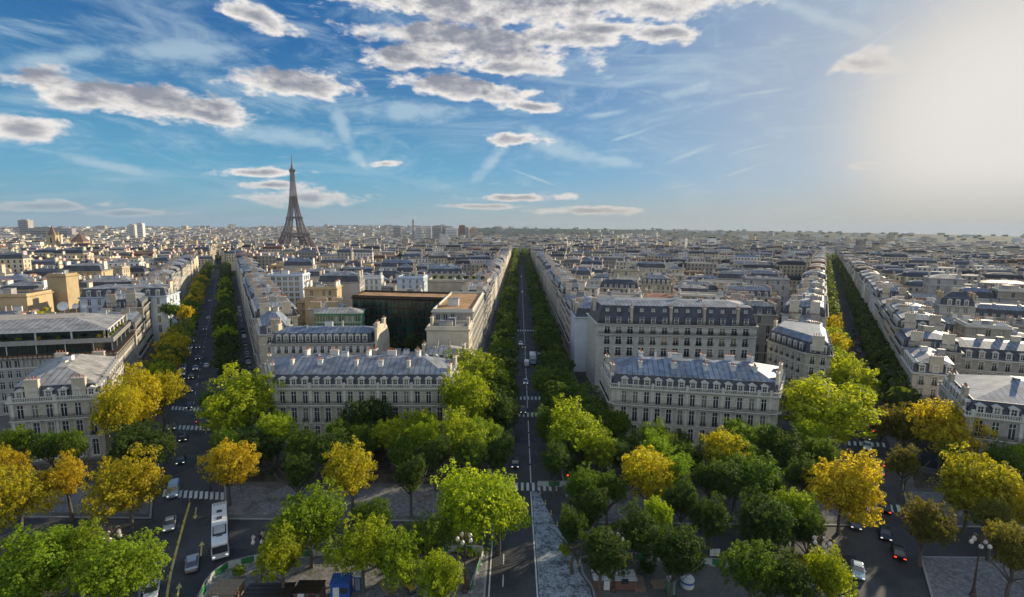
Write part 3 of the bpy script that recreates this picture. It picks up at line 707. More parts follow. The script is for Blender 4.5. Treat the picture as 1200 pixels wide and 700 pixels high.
    for p, ang_, wh, s_ in wins:
        ms = win_mesh(ww, wh, s_)
        if math.hypot(cx, cy) < 150:
            o = link('window', ms[0], root, p, ang_); link('pane', ms[1], o)
        else: link('window', ms[2], root, p, ang_)
    # cornice
    if detail:
        cm = MB()
        o1 = inset(q, -.45); o0 = inset(q, -.12)
        cm.prism(o0, H-.55, H-.15, 0, top=o1); cm.prism(o1, H-.15, H+.12, 0, mt=0)
        if roof == 'flat' and parapet:
            i1 = inset(q, .05); i2 = inset(q, .35); cm.prism(i1, H+.12, H+parapet, 0)
            for i in range(n):
                j = (i+1) % n; cm.face([(*i1[i], H+parapet), (*i1[j], H+parapet), (*i2[j], H+parapet), (*i2[i], H+parapet)], 0); cm.face([(*i2[i], H+parapet), (*i2[j], H+parapet), (*i2[j], H+.1), (*i2[i], H+.1)], 0)
        link('cornice', cm.mesh('cornice', [M['trim'] if wall.startswith('stone') else M[wall]]), root)
    if name == 'corner_mansion':
        bm = MB()
        for i in range(n):
            A, B = q[i], q[(i+1) % n]; L = math.hypot(B[0]-A[0], B[1]-A[1])
            if facing(A, B, (cx, cy)) < -.12: continue
            tx, ty = (B[0]-A[0])/L, (B[1]-A[1])/L; nx, ny = ty, -tx; g_ = math.atan2(ty, tx)
            def W(s_, o): return (A[0]+tx*s_+nx*o, A[1]+ty*s_+ny*o)
            k_ = int(L/.42)
            for k in range(k_): x, y = W((k+.5)*L/k_, .2); bm.box((x, y, H+.5), (.16, .16, .7), g_, 0, bottom=False)
            x, y = W(L/2, .2); bm.box((x, y, H+.92), (L, .32, .14), g_, 0)
            nb = max(1, int((L-1.0)/bay)); mar = (L-nb*bay)/2
            for k in range(0, nb+1):
                if k % 3 == 0 or k == nb:
                    x, y = W(min(max(mar+bay*k, .35), L-.35), .2); bm.box((x, y, H+.75), (.6, .5, 1.3), g_, 0)
                    x, y = W(min(max(mar+bay*k, .35), L-.35), .07); pmn = MB(); pmn.box((x, y, (H-.5+floors[0]+.2)/2), (.55, .16, H-floors[0]-.7), g_, 0)
                    pmn.box((x, y, H-.75), (.75, .24, .5), g_, 0); link('pilaster', pmn.mesh('pilaster', [M['trim']]), root)
        link('balustrade', bm.mesh('balustrade', [M['trim']]), root)
    wmin = min(math.hypot(q[i][0]-q[i-1][0], q[i][1]-q[i-1][1]) for i in range(n))
    rm = MB(); zt = H
    z0 = H+.1
    if roof == 'mansard':
        mi_ = min(mi, wmin*.15); t1 = inset(q, mi_); t1b = inset(q, .15); rm.prism(t1b, z0, z0+mh, 0, top=t1)
        rm.prism(inset(q, mi_-.18), z0+mh-.02, z0+mh+.14, 2, mt=2)
        ui_ = ui if ui is not None else wmin*.30; ui_ = min(ui_, wmin*.5-mi_-.6)
        t2 = inset(q, mi_+ui_); rm.prism(t1, z0+mh+.15, z0+mh+uh, 1, top=t2, mt=1); zt = z0+mh+uh
    elif roof == 'hip':
        ui_ = wmin*.5-.7; t1 = inset(q, -.25); t2 = inset(q, ui_); rm.prism(t1, z0, z0+uh, 1, top=t2, mt=1); zt = z0+uh; mi_ = 0
    else:
        mi_ = .5; rm.face([(*p, z0+.03) for p in inset(q, .3)], 0 if roofcol is None else 3); zt = z0
    link('roof', rm.mesh('roof', [M[lower] if roof != 'flat' else M['flat'], M[upper], M['zinc'], M[roofcol or 'flat']]), root)
    # dormers
    if roof == 'mansard' and dormer:
        nd = 0
        for i in range(n):
            A, B = q[i], q[(i+1) % n]; L = math.hypot(B[0]-A[0], B[1]-A[1]); fc = facing(A, B, (cx, cy))
            if i in blind or fc < -.12 or L < 5: continue
            tx, ty = (B[0]-A[0])/L, (B[1]-A[1])/L; nx, ny = ty, -tx
            nb = max(1, int((L-1.0)/bay)); mar = (L-nb*bay)/2
            for k in range(0, nb, every):
                if nd > 60: break
                s_ = mar+bay*(k+.5)
                if s_ < 1.6 or s_ > L-1.6: continue
                o_ = .28; link('dormer', dormer_mesh(dormer), root, (A[0]+tx*s_-nx*o_, A[1]+ty*s_-ny*o_, z0+.35), math.atan2(ty, tx)); nd += 1
                if dorm2:
                    o_ = .15+(mi_-.15)*.68; link('dormer', dormer_mesh('small'), root, (A[0]+tx*s_-nx*o_, A[1]+ty*s_-ny*o_, z0+mh*.70), math.atan2(ty, tx))
    # chimneys stand on the party walls (short sides)
    if chim:
        sides = sorted(range(n), key=lambda i: -abs(facing(q[i], q[(i+1) % n], (cx, cy)))*0+math.hypot(q[i][0]-q[(i+1) % n][0], q[i][1]-q[(i+1) % n][1]))[:2] if n == 4 else [1, n-1]
        cmm = chimney_mesh(chl, chh, chm)
        for si, i in enumerate(sides):
            A, B = q[i], q[(i+1) % n]; L = math.hypot(B[0]-A[0], B[1]-A[1]); tx, ty = (B[0]-A[0])/L, (B[1]-A[1])/L; nx, ny = ty, -tx
            for k in range(chim):
                s_ = L*(k+.5)/chim + R.uniform(-.4, .4); o_ = .7
                if L < chl+1: s_ = L/2
                zc = H+.2+(mh*.8 if roof == 'mansard' else 0)
                c = link('chimney', cmm, root, (A[0]+tx*s_-nx*o_, A[1]+ty*s_-ny*o_, zc), math.atan2(ty, tx)-math.pi/2)
                if L < chl*2: break
    if roof == 'mansard' and detail and math.hypot(cx, cy) < 420 and n == 4:
        for k in range(3):
            f, g_ = R.uniform(.25, .75), R.uniform(.42, .58)
            x = lerp(lerp(q[0][0], q[1][0], f), lerp(q[3][0], q[2][0], f), g_); y = lerp(lerp(q[0][1], q[1][1], f), lerp(q[3][1], q[2][1], f), g_)
            bm = MB(); sx, sy, sz = R.choice([(.9, 1.3, .5), (1.6, 1.2, 1.3), (2.4, .7, 1.7), (.5, .5, 1.9)])
            bm.box((0, 0, sz/2), (sx, sy, sz), 0, 0); bm.box((0, 0, sz+.05), (sx+.15, sy+.15, .1), 0, 1)
            link('roof_housing', bm.mesh('roof_housing', [M[R.choice(['white', 'grey', 'render', 'zinc', 'white'])], M['zinc']]), root, (x, y, zt-.15), math.atan2(q[1][1]-q[0][1], q[1][0]-q[0][0]))
    if clutter and roof == 'flat' and detail:
        for k in range(R.randint(1, 3)):
            i = R.randrange(n); f = R.uniform(.3, .6); g_ = R.uniform(.25, .6)
            x = lerp(lerp(q[0][0], q[1][0], f), lerp(q[3 % n][0], q[2][0], f), g_); y = lerp(lerp(q[0][1], q[1][1], f), lerp(q[3 % n][1], q[2][1], f), g_)
            bm = MB(); sx, sy, sz = R.uniform(1.5, 4), R.uniform(1.5, 3), R.uniform(1, 2.6)
            a_ = math.atan2(q[1][1]-q[0][1], q[1][0]-q[0][0]); bm.box((0, 0, sz/2), (sx, sy, sz), 0, 0); bm.box((0, 0, sz+.06), (sx+.25, sy+.25, .12), 0, 1)
            link('roof_housing', bm.mesh('roof_housing', [M[R.choice(['white', 'grey', 'render', 'zinc'])], M['zinc']]), root, (x, y, H+.12), a_)
    return root, (cx, cy), q, H, zt

# ============================================================ corner mansions facing the square
HG = 'matching stone mansions around the square'
mk = dict(wall='stone', detail=2, bay=2.7, ww=1.3, mh=3.0, uh=2.6, ui=6.2, styles=['arch', 'pediment', 'plain'], dormer='tri', balc=(1,), chl=2.6, chh=2.0, mi=1.2)
building('corner_mansion', 'narrow stone mansion at far left with five-step mansard roof and yellow trees in front', [(-109, 105), (-92, 109), (-107, 134.5), (-124, 130)], [5.2, 4.6, 4.2], **mk, upper='zinc3')
OBL = building('corner_mansion', 'long stone mansion between the left and central avenues with blue-grey zinc roof', [(-57.5, 117), (-15, 118.5), (-14.2, 135), (-67.6, 135)], [5.2, 4.6, 4.2], **mk, upper='zinc')
OBR = building('corner_mansion', 'long stone mansion between the central and right avenues with bright ridge and chimneys', [(25, 121), (63, 114.5), (73, 131), (25.5, 138)], [5.2, 4.6, 4.2], **{**mk, 'wall': 'stone2'}, upper='zinc2')
building('corner_mansion', 'grey stone mansion cut by the right edge of the photo behind yellow trees', [(95.5, 101.5), (135, 86), (147, 108), (108, 123)], [5.4, 4.8, 4.6], **{**mk, 'wall': 'stone3', 'uh': 3.0, 'ui': 9.0}, upper='zinc2')
# stone chimney stacks and skylights along the ridges of the two long mansions
for (root, c, q, H, zt), xs in ((OBL, (-16, -9, 0, 6, 13)), (OBR, (-14, -6, 1.5, 8, 13))):
    for i, x in enumerate(xs):
        a = chimney_mesh(1.2, 2.0, 'white'); o = link('chimney', a, root, (x, -4.2-x*.15*(root is OBR[0]), H+3.7), math.pi/2*(i % 2))
        a = chimney_mesh(2.2, 1.4, 'white'); o = link('chimney', a, root, (x+1.5, 1.6-x*.15*(root is OBR[0]), H+5.4), math.pi/2*(i % 2))
    for i in range(7):
        sk = MB(); sk.box((0, 0, .1), (1.1, 1.6, .2), 0, 0); sk.box((0, 0, .22), (.85, 1.3, .06), 0, 1)
        o = link('skylight', sk.mesh('skylight', [M['zinc'], M['water']]), root, (-15+i*4.6, -3.6-.17*(-15+i*4.6)*(root is OBR[0]), H+4.25)); o.rotation_euler = (rad(-18+36), 0, 0)

# ============================================================ particular buildings
# long modern block along the left avenue, behind the far-left mansion
PM = [(-158, 128), (-113.5, 141), (-128, 167), (-173, 154)]
rt, cc, q, H, zt = building('office_block', 'long modern block with glass bands, planted terrace and ribbed grey roof at far left', PM, [4.0, 3.1, 3.1, 3.0, 3.0], wall='concrete', roof='flat', detail=2, bay=1.9, ww=1.15, styles=['plain'], chim=0, clutter=False, parapet=.4)
mb = MB()
b0 = inset(q, .9); mb.prism(b0, H+.42, H+3.2, 1, mt=0)
link('glazed_storey', mb.mesh('glazed_storey', [M['flat'], M['darkglass']]), rt)
mb = MB()
for i in (0, 1):
    A, B = b0[i], b0[(i+1) % 4]; L = math.hypot(B[0]-A[0], B[1]-A[1]); n_ = int(L/2.2)
    for k in range(n_+1):
        x, y = lerp(A[0], B[0], k/n_), lerp(A[1], B[1], k/n_); mb.box((x, y, H+1.8), (.16, .16, 2.8), math.atan2(B[1]-A[1], B[0]-A[0]), k % 3 == 0)
link('mullions', mb.mesh('mullions', [M['bronze'], M['frame']]), rt)
mb = MB(); mb.prism(inset(q, -.25), H-.5, H+.55, 0); mb.prism(inset(q, -.35), H+.55, H+.66, 1, mt=1)
for i in (0, 1):
    A, B = q[i], q[(i+1) % 4]; L = math.hypot(B[0]-A[0], B[1]-A[1]); n_ = int(L/1.1); g_ = math.atan2(B[1]-A[1], B[0]-A[0])
    for k in range(n_): mb.box((lerp(A[0], B[0], (k+.5)/n_)+.38*math.sin(g_), lerp(A[1], B[1], (k+.5)/n_)-.38*math.cos(g_), H), (.14, .2, 1.0), g_, 1)
link('rusted_band', mb.mesh('rusted_band', [M['orange'], M['bronze']]), rt)
mb = MB(); mb.prism(inset(q, .3), H+3.2, H+4.5, 0); mb.prism(inset(q, .55), H+4.0, H+4.1, 0, mt=0)
for i in (0, 1):
    A, B = inset(q, .3)[i], inset(q, .3)[(i+1) % 4]; L = math.hypot(B[0]-A[0], B[1]-A[1]); n_ = int(L/1.5); g_ = math.atan2(B[1]-A[1], B[0]-A[0])
    for k in range(n_): mb.box((lerp(A[0], B[0], (k+.5)/n_)+.05*math.sin(g_), lerp(A[1], B[1], (k+.5)/n_)-.05*math.cos(g_), H+3.85), (.12, .12, 1.2), g_, 1)
link('terrace_parapet', mb.mesh('terrace_parapet', [M['concrete'], M['grey']]), rt)
mb = MB(); mb.prism(inset(q, 3.2), H+4.1, H+6.6, 1)
for i in (0, 1):
    A, B = inset(q, 2.2)[i], inset(q, 2.2)[(i+1) % 4]; n_ = 5
    for k in range(n_+1): mb.box((lerp(A[0], B[0], k/n_), lerp(A[1], B[1], k/n_), H+5.35), (.3, .3, 2.5), 0, 0)
link('penthouse', mb.mesh('penthouse', [M['white'], M['darkglass']]), rt)
mb = MB(); t1 = inset(q, 1.6); t2 = inset(q, [11, 11, 8, 11]); mb.prism(t1, H+6.5, H+6.85, 1); mb.prism(t1, H+6.85, H+9.0, 0, top=t2, mt=2)
link('ribbed_roof', mb.mesh('ribbed_roof', [M['zinc3'], M['frame'], M['gravelroof']]), rt)

# white mansard house and tall cream party walls behind it
building('townhouse', 'white house with black mansard roof behind the modern block at left', [(-171, 197), (-142, 205), (-146, 219), (-175, 211)], [4.6, 4.2, 4.0, 4.0, 3.8, 3.6], wall='bluewhite', detail=2, bay=3.4, styles=['plain'], dormer='tri', chim=1, uh=1.1)
building('tower_block', 'tall blank cream slab standing left of the white mansard house', [(-204, 186), (-184, 189), (-187, 203), (-207, 200)], [4]+[3.1]*7, wall='ochre', roof='flat', blind=(0, 1, 3), chim=0)
building('tower_block', 'narrow blank cream slab with a step, right of the wider cream slab', [(-190.5, 205), (-183.5, 206), (-184.5, 213), (-192, 212)], [4]+[3.1]*9, wall='ochre', roof='flat', blind=(0, 1, 3), chim=0)
# sector between the left and central avenues
building('apartment_building', 'apartment house with white shutters, long balcony and blue roof behind the long mansion', [(-72, 147), (-42, 149.6), (-41.4, 160.5), (-73, 158.5)], [4.2, 3.5, 3.5, 3.5, 3.3], wall='stone2', detail=2, bay=2.1, ww=.95, styles=['shutter'], dormer='arch', upper='zinc2', balc=(4,), chim=1, blind=(1,), mh=2.8, uh=1.2)
# free standing curved gable wall at its right end
mb = MB(); prof = [(-.5, 0), (14.5, 0), (14.5, 18), (13, 20.5), (10, 22.6), (4, 23.4), (-.5, 22.6)]
for s_ in (0, .7): mb.face([(s_, y, z) for y, z in (prof if s_ else prof[::-1])], 0)
for (y0, z0), (y1, z1) in zip(prof, prof[1:]+prof[:1]): mb.face([(0, y0, z0), (0, y1, z1), (.7, y1, z1), (.7, y0, z0)], 0)
g_ = link('gable_wall', mb.mesh('gable_wall', [M['render']]), None, (-41.0, 148.4, 0), 0, 'tall cream gable wall with curved top at the end of the shuttered house', 'wall')
for y in (1.5, 9): a = chimney_mesh(2.6, 1.0, 'render'); o = link('chimney', a, g_, (.35, y, 23.2))
building('corner_building', 'slim corner building with bright blue pyramid roof beside the left avenue', [(-79.6, 156), (-70.5, 157), (-77, 173), (-89, 173)], [4.4, 3.8, 3.6, 3.6, 3.4], wall='stone2', detail=2, bay=3.4, dormer='tri', upper='zinc2', lower='slate', mh=2.6, uh=3.6, ui=3.2, balc=(1,), chim=1)
building('apartment_building', 'low house with round dormers and pale zinc roof behind the long mansion', [(-40, 136.2), (-26.6, 136.6), (-26.6, 148), (-39.8, 148)], [4.2, 4.4, 4.0], wall='stone', detail=2, bay=3.2, dormer='arch', upper='zinc3', mh=3.2, uh=.9, chim=1)
building('studio_building', 'small corner house with striped gable and dark slate roof beside the central avenue', [(-26, 137), (-13.2, 137.2), (-13.0, 148.6), (-26, 148.6)], [4.2, 4.0, 3.6, 3.0], wall='stone3', detail=2, bay=2.9, dormer='tri', upper='zinc3', mh=2.4, uh=1.6, chim=1)
building('apartment_building', 'blank white block with bare front wall beside the central avenue', [(-25.8, 150), (-13.0, 150), (-12.8, 161.5), (-25.8, 161.5)], [4]+[3.05]*6, wall='render', roof='flat', blind=(0, 3), chim=1, chl=2.4)
TW = building('office_block', 'block with rusty brown gravel roof and planted terrace beside the central avenue', [(-26, 163), (-12.8, 163), (-12.1, 212), (-25.6, 210)], [4]+[3.1]*7, wall='stone3', roof='flat', roofcol='brown', chim=0, bay=2.4)
DK = building('glass_office', 'dark green glass office with brown roof behind the deep shaded courtyard', [(-66, 206), (-26.2, 201), (-26, 219), (-66, 224)], [4]+[3.4]*6, wall='bronze', roof='flat', roofcol='brown', chim=0, blind=(0, 1, 2, 3), clutter=False)
mb = MB(); q = DK[2]; A, B = q[0], q[1]; L = math.hypot(B[0]-A[0], B[1]-A[1]); g_ = math.atan2(B[1]-A[1], B[0]-A[0])
for k in range(22):
    for z in range(7):
        f = (k+.5)/22; x, y = lerp(A[0], B[0], f), lerp(A[1], B[1], f)
        mb.box((x+.12*math.sin(g_), y-.12*math.cos(g_), 1.9+z*3.35), (L/22-.2, .12, 2.7), g_, 0)
link('glazing', mb.mesh('glazing', [M['greencurtain']]), DK[0])
building('office_block', 'low wing with pale metal roof and green glass front above the shutters', [(-72, 166), (-52.5, 168), (-56, 184), (-78, 182)], [4, 3.3, 3.3, 3.3], wall='green', roof='flat', roofcol='gravelroof', bay=2, ww=1.5, chim=0)
building('office_block', 'dark narrow wing with grey metal roof left of the shaded courtyard', [(-74, 187), (-57, 188.5), (-59, 199), (-78, 198)], [4]+[3.3]*5, wall='green', roof='hip', upper='zinc3', uh=1.3, bay=2, ww=1.5, chim=0)
building('apartment_building', 'pale blue stepped block with white terraces and open balconies', [(-139, 284), (-120, 287), (-121, 300), (-142, 298)], [4]+[3.1]*7, wall='bluewhite', roof='flat', chim=1, bay=3.2, ww=2.2)
building('apartment_building', 'big blank grey gable block in the middle of the left district', [(-97, 250), (-77, 253), (-79, 268), (-100, 266)], [4]+[3.1]*7, wall='grey', roof='mansard', blind=(0,), upper='zinc', chim=2)
building('apartment_building', 'white angular block with round-headed windows beyond the brown roof', [(-62, 270), (-48, 271), (-48, 284), (-62, 284)], [4]+[3.2]*7, wall='bluewhite', roof='flat', chim=1, bay=3.6)
building('apartment_building', 'wide blank beige wall topped by roof gardens left of the central avenue', [(-44, 262), (-13, 262), (-12, 276), (-44, 276)], [4]+[3.1]*7, wall='render', roof='flat', blind=(0,), chim=0)
building('museum_hall', 'long tan block with two long terraces below the iron tower', [(-190, 395), (-115, 410), (-118, 428), (-194, 413)], [4]+[3.2]*6, wall='ochre', roof='flat', chim=0, bay=3.2, ww=2.4)
# sector between the central and right avenues
building('grand_hotel', 'massive cream building with black mansard roof and two rows of dormers', [(27.5, 160), (78, 157.5), (81.5, 176), (27.5, 180)], [4.6, 3.8, 3.7, 3.7, 3.6, 3.4], wall='stone2', detail=2, bay=3.65, ww=1.85, styles=['arch', 'balconet'], dormer='shed', dorm2=True, mh=5.6, mi=1.7, uh=1.3, chim=1, balc=(4, 5), upper='zinc', blind=(3,), chm='stone2')
GH = None
mb = MB(); mb.prism([(-.0, 0), (.5, 0), (.9, 0.01), (.9, 20)], 0, 21, 0, mt=0)
for x in (38.5, 51, 61.5, 72):
    a = chimney_mesh(1.5, 3.2, 'render'); r0 = [o for o in bpy.data.objects if o.name == 'grand_hotel'][0]
    o = link('chimney', a, r0, (x-r0.location.x, 159.6-(x-25)*.045-r0.location.y+1.2, 25.0))
building('apartment_building', 'white painted party-wall block with bare side left of the cream building', [(23.6, 184), (40, 184), (40, 198), (23.7, 198)], [4.2]+[3.3]*5, wall='bluewhite', detail=1, blind=(0, 3), chim=2)
building('corner_building', 'curved stone corner building with slate roof tapering towards the right avenue', [(82.5, 159), (84.5, 141.5), (90, 138.5), (103.5, 162), (92, 172)], [4.4, 3.6, 3.5, 3.4, 3.3], wall='stone', detail=2, bay=2.6, dormer='arch', upper='zinc2', balc=(1, 4), chim=1, ui=1.8)
# right of the right avenue
building('corner_building', 'pale grey corner building with flat zinc roof where the right avenue starts', [(109.5, 133.5), (119, 130.2), (132.5, 151), (120.5, 152)], [4.2, 3.7, 3.6, 3.5], wall='stone2', detail=2, bay=3.0, dormer='tri', mh=2.6, uh=1.2, balc=(1,), chim=1)
building('apartment_building', 'wide grey house with slate mansard behind the mansion at right edge', [(134, 152), (172, 138), (179, 152), (141, 166)], [4.2, 3.7, 3.6, 3.5], wall='stone3', detail=2, bay=3.2, dormer='tri', chim=2)

# ============================================================ rows of apartment houses along the avenues
NB = [0]
WALLS = ['stone', 'stone2', 'stone', 'stone3', 'render', 'stone2', 'white']
WDESC = {'stone': 'honey stone', 'stone2': 'pale stone', 'stone3': 'grey stone', 'render': 'cream plaster', 'white': 'white plaster', 'grey': 'grey plaster', 'ochre': 'ochre plaster', 'bluewhite': 'pale blue'}
RDESC = {'zinc': 'grey zinc', 'zinc2': 'blue zinc', 'zinc3': 'weathered zinc', 'flat': 'flat dark', 'gravelroof': 'gravel', 'slate': 'slate', 'tile': 'red tile'}
FAR = []            # (poly, height, wall colour, roof colour) for what stands too far to count
def front_row(a, side, y0, y1, big=560):
    x0, k, hl, hr = AV[a]; off = -hl if side < 0 else hr
    y = y0; n = 0
    while y < y1:
        wd = R.uniform(15, 25)/math.sqrt(1+k*k); gap = 0
        if R.random() < .13 and n > 1: y += 9      # side street
        ya, yb = y, y+wd; y = yb+.04
        dp = R.uniform(12, 14.5)*math.sqrt(1+k*k)
        xa, xb = avx(a, ya, off), avx(a, yb, off)
        # depth direction: perpendicular to the avenue, away from it
        L = math.sqrt(1+k*k); px, py = side*1/L, -side*k/L; d = dp/L*1.0
        P4 = [(xa, ya), (xb, yb), (xb+px*d, yb+py*d), (xa+px*d, ya+py*d)]
        if side < 0: P4 = [P4[3], P4[0], P4[1], P4[2]]
        else: P4 = [P4[0], P4[3], P4[2], P4[1]]
        if hitocc(P4, .1) and any(inpoly(p, q_) for q_, _ in OCC for p in [((P4[0][0]+P4[2][0])/2, (P4[0][1]+P4[2][1])/2)]): continue
        dist = math.hypot(xa, ya); n += 1
        nf = R.choice([4, 5, 5, 5]); fl = [4.2]+[R.choice([3.3, 3.45, 3.6])]*nf
        wl = R.choice(WALLS); up = R.choice(['zinc', 'zinc', 'zinc2', 'zinc3']); base = gz((xa+xb)/2, (ya+yb)/2)
        if dist > big:
            FAR.append((P4, sum(fl)+base, base, wl, 'M')); occupy(P4); continue
        sdw = 'left' if side < 0 else 'right'
        NB[0] += 1
        building('apartment_building', f'{WDESC[wl]} house, {RDESC[up]} roof, {ordi(n)} back along {sdw} side of {a} avenue', P4, fl, wall=wl, upper=up,
                 detail=2 if dist < 250 else 1, bay=R.choice([2.5, 2.8, 3.0]), ww=1.1, dormer=R.choice(['tri', 'arch', 'shed']) if dist < 400 else None,
                 balc=(1, nf) if dist < 300 else (), chim=2 if dist < 350 else 1, pots=dist < 400, styles=['plain', 'balconet'], every=1,
                 group='apartment houses lining the avenues', uh=R.uniform(1.2, 1.9), base=base, winp=1.0)
front_row('central', -1, 214, 900); front_row('central', 1, 199, 900)
front_row('left', -1, 169, 560, 520); front_row('left', 1, 174, 560, 520)
front_row('right', -1, 166, 900, 480); front_row('right', 1, 154, 900, 480)

# ============================================================ the blocks between the avenues
AXN = {'A': 'left of left avenue', 'B': 'between left and central avenues', 'C': 'between central and right avenues', 'D': 'right of right avenue'}
def clear_of_avenues(poly, m=2.):
    for p in poly:
        for a, (x0, k, hl, hr) in AV.items():
            if p[1] > AVEND[a]: continue
            dx = p[0]-avx(a, p[1])
            if -hl-m < dx < hr+m: return False
    return True
def sector(x, y):
    if x < avx('left', y): return 'A'
    if x < avx('central', y): return 'B'
    if x < avx('right', y): return 'C'
    return 'D'
CNT = {}
cand = []
for sec, ang_, o_ in (('A', 18, (0, 0)), ('B', 9, (3, 2)), ('C', -14, (5, 0)), ('D', -28, (0, 4))):
    c, s_ = math.cos(rad(ang_)), math.sin(rad(ang_))
    v = 100.; row = 0
    while v < 1500:
        u = -1500.; dv = R.uniform(11.5, 15)
        shift = R.uniform(0, 30)
        while u < 1500:
            wd = R.uniform(11, 26)
            if R.random() < .08: u += 10
            h = R.gauss(19.5, 3.6); h = max(9, min(30, h))
            U0, U1, V0, V1 = u+.4, u+wd, v, v+dv-R.choice([.1, .1, 1.5, 3])
            P4 = [(o_[0]+a*c-b*s_, o_[1]+a*s_+b*c) for a, b in ((U0, V0), (U1, V0), (U1, V1), (U0, V1))]
            u += wd
            cx, cy = sum(p[0] for p in P4)/4, sum(p[1] for p in P4)/4
            if cy < 128 or abs(cx) > cy*1.12+40: continue
            if any(sector(*p) != sec for p in P4): continue
            d = math.hypot(cx, cy)
            if d > 1150: continue
            if (sec == 'B' and cy < 165 and cx > -66 ) : continue
            if sec == 'C' and cy < 166: continue
            if sec == 'B' and cy < 203 and -70 < cx < -12: continue
            cand.append((d, sec, P4, h, row))
        v += dv + (9 if row % 3 == 2 else (5 if row % 3 == 1 else .3)); row += 1
cand.sort(key=lambda t_: t_[0])
nind = 0; LIM = 300-NB[0]-22
for d, sec, P4, h, row in cand:
    if not clear_of_avenues(P4, 1.2) or hitocc(P4, .3): continue
    cx, cy = sum(p[0] for p in P4)/4, sum(p[1] for p in P4)/4
    base = gz(cx, cy)
    kind = R.choices(['M', 'F', 'H'], [.5, .34, .16])[0]
    wl = R.choice(['stone', 'stone2', 'render', 'white', 'grey', 'render', 'ochre' if sec in 'AB' else 'stone3', 'stone3'])
    if R.random() < .06: occupy(P4); continue                 # a courtyard
    if nind < LIM:
        nind += 1; CNT[sec] = CNT.get(sec, 0)+1
        k = CNT[sec]; nf = max(2, int((h-4)/3.15)); fl = [4]+[(h-4)/nf]*nf
        up = R.choice(['zinc', 'zinc', 'zinc2', 'zinc3', 'slate'] if kind == 'M' else ['zinc', 'zinc3', 'slate', 'tile', 'zinc2']); rc = R.choice(['gravelroof', 'flat', 'flat', 'zinc3', 'zinc'])
        rd = RDESC[up] if kind != 'F' else RDESC[rc]
        shape = {'M': 'mansard', 'F': 'level', 'H': 'pitched'}[kind]
        storey = {2: 'three', 3: 'four', 4: 'five', 5: 'six', 6: 'seven', 7: 'eight', 8: 'nine', 9: 'ten'}.get(nf, 'several')
        lab = f'{WDESC[wl]} {storey}-storey building, {rd} {shape} roof, {ordi(k)} nearest {AXN[sec]}'
        bl = tuple(i for i in range(4) if R.random() < (.12 if i == 0 else .5))
        building('city_building', lab, P4, fl, wall=wl, roof={'M': 'mansard', 'F': 'flat', 'H': 'hip'}[kind], upper=up, roofcol=rc, detail=1, bay=R.choice([2.7, 3.1, 3.5]),
                 blind=bl, dormer=R.choice(['tri', 'arch', 'small', 'shed']) if d < 330 else None, chim=2 if d < 330 else 1, pots=d < 330, uh=R.uniform(1, 2.2),
                 group='city buildings packed between the avenues', base=base, chl=R.choice([2.2, 3.0, 4.2]), chh=R.choice([1.8, 2.6]), chm=R.choice(['render', 'white', 'ochre', 'stone2', 'grey']), winp=.88)
    else:
        FAR.append((P4, h+base, base, wl, kind)); occupy(P4)

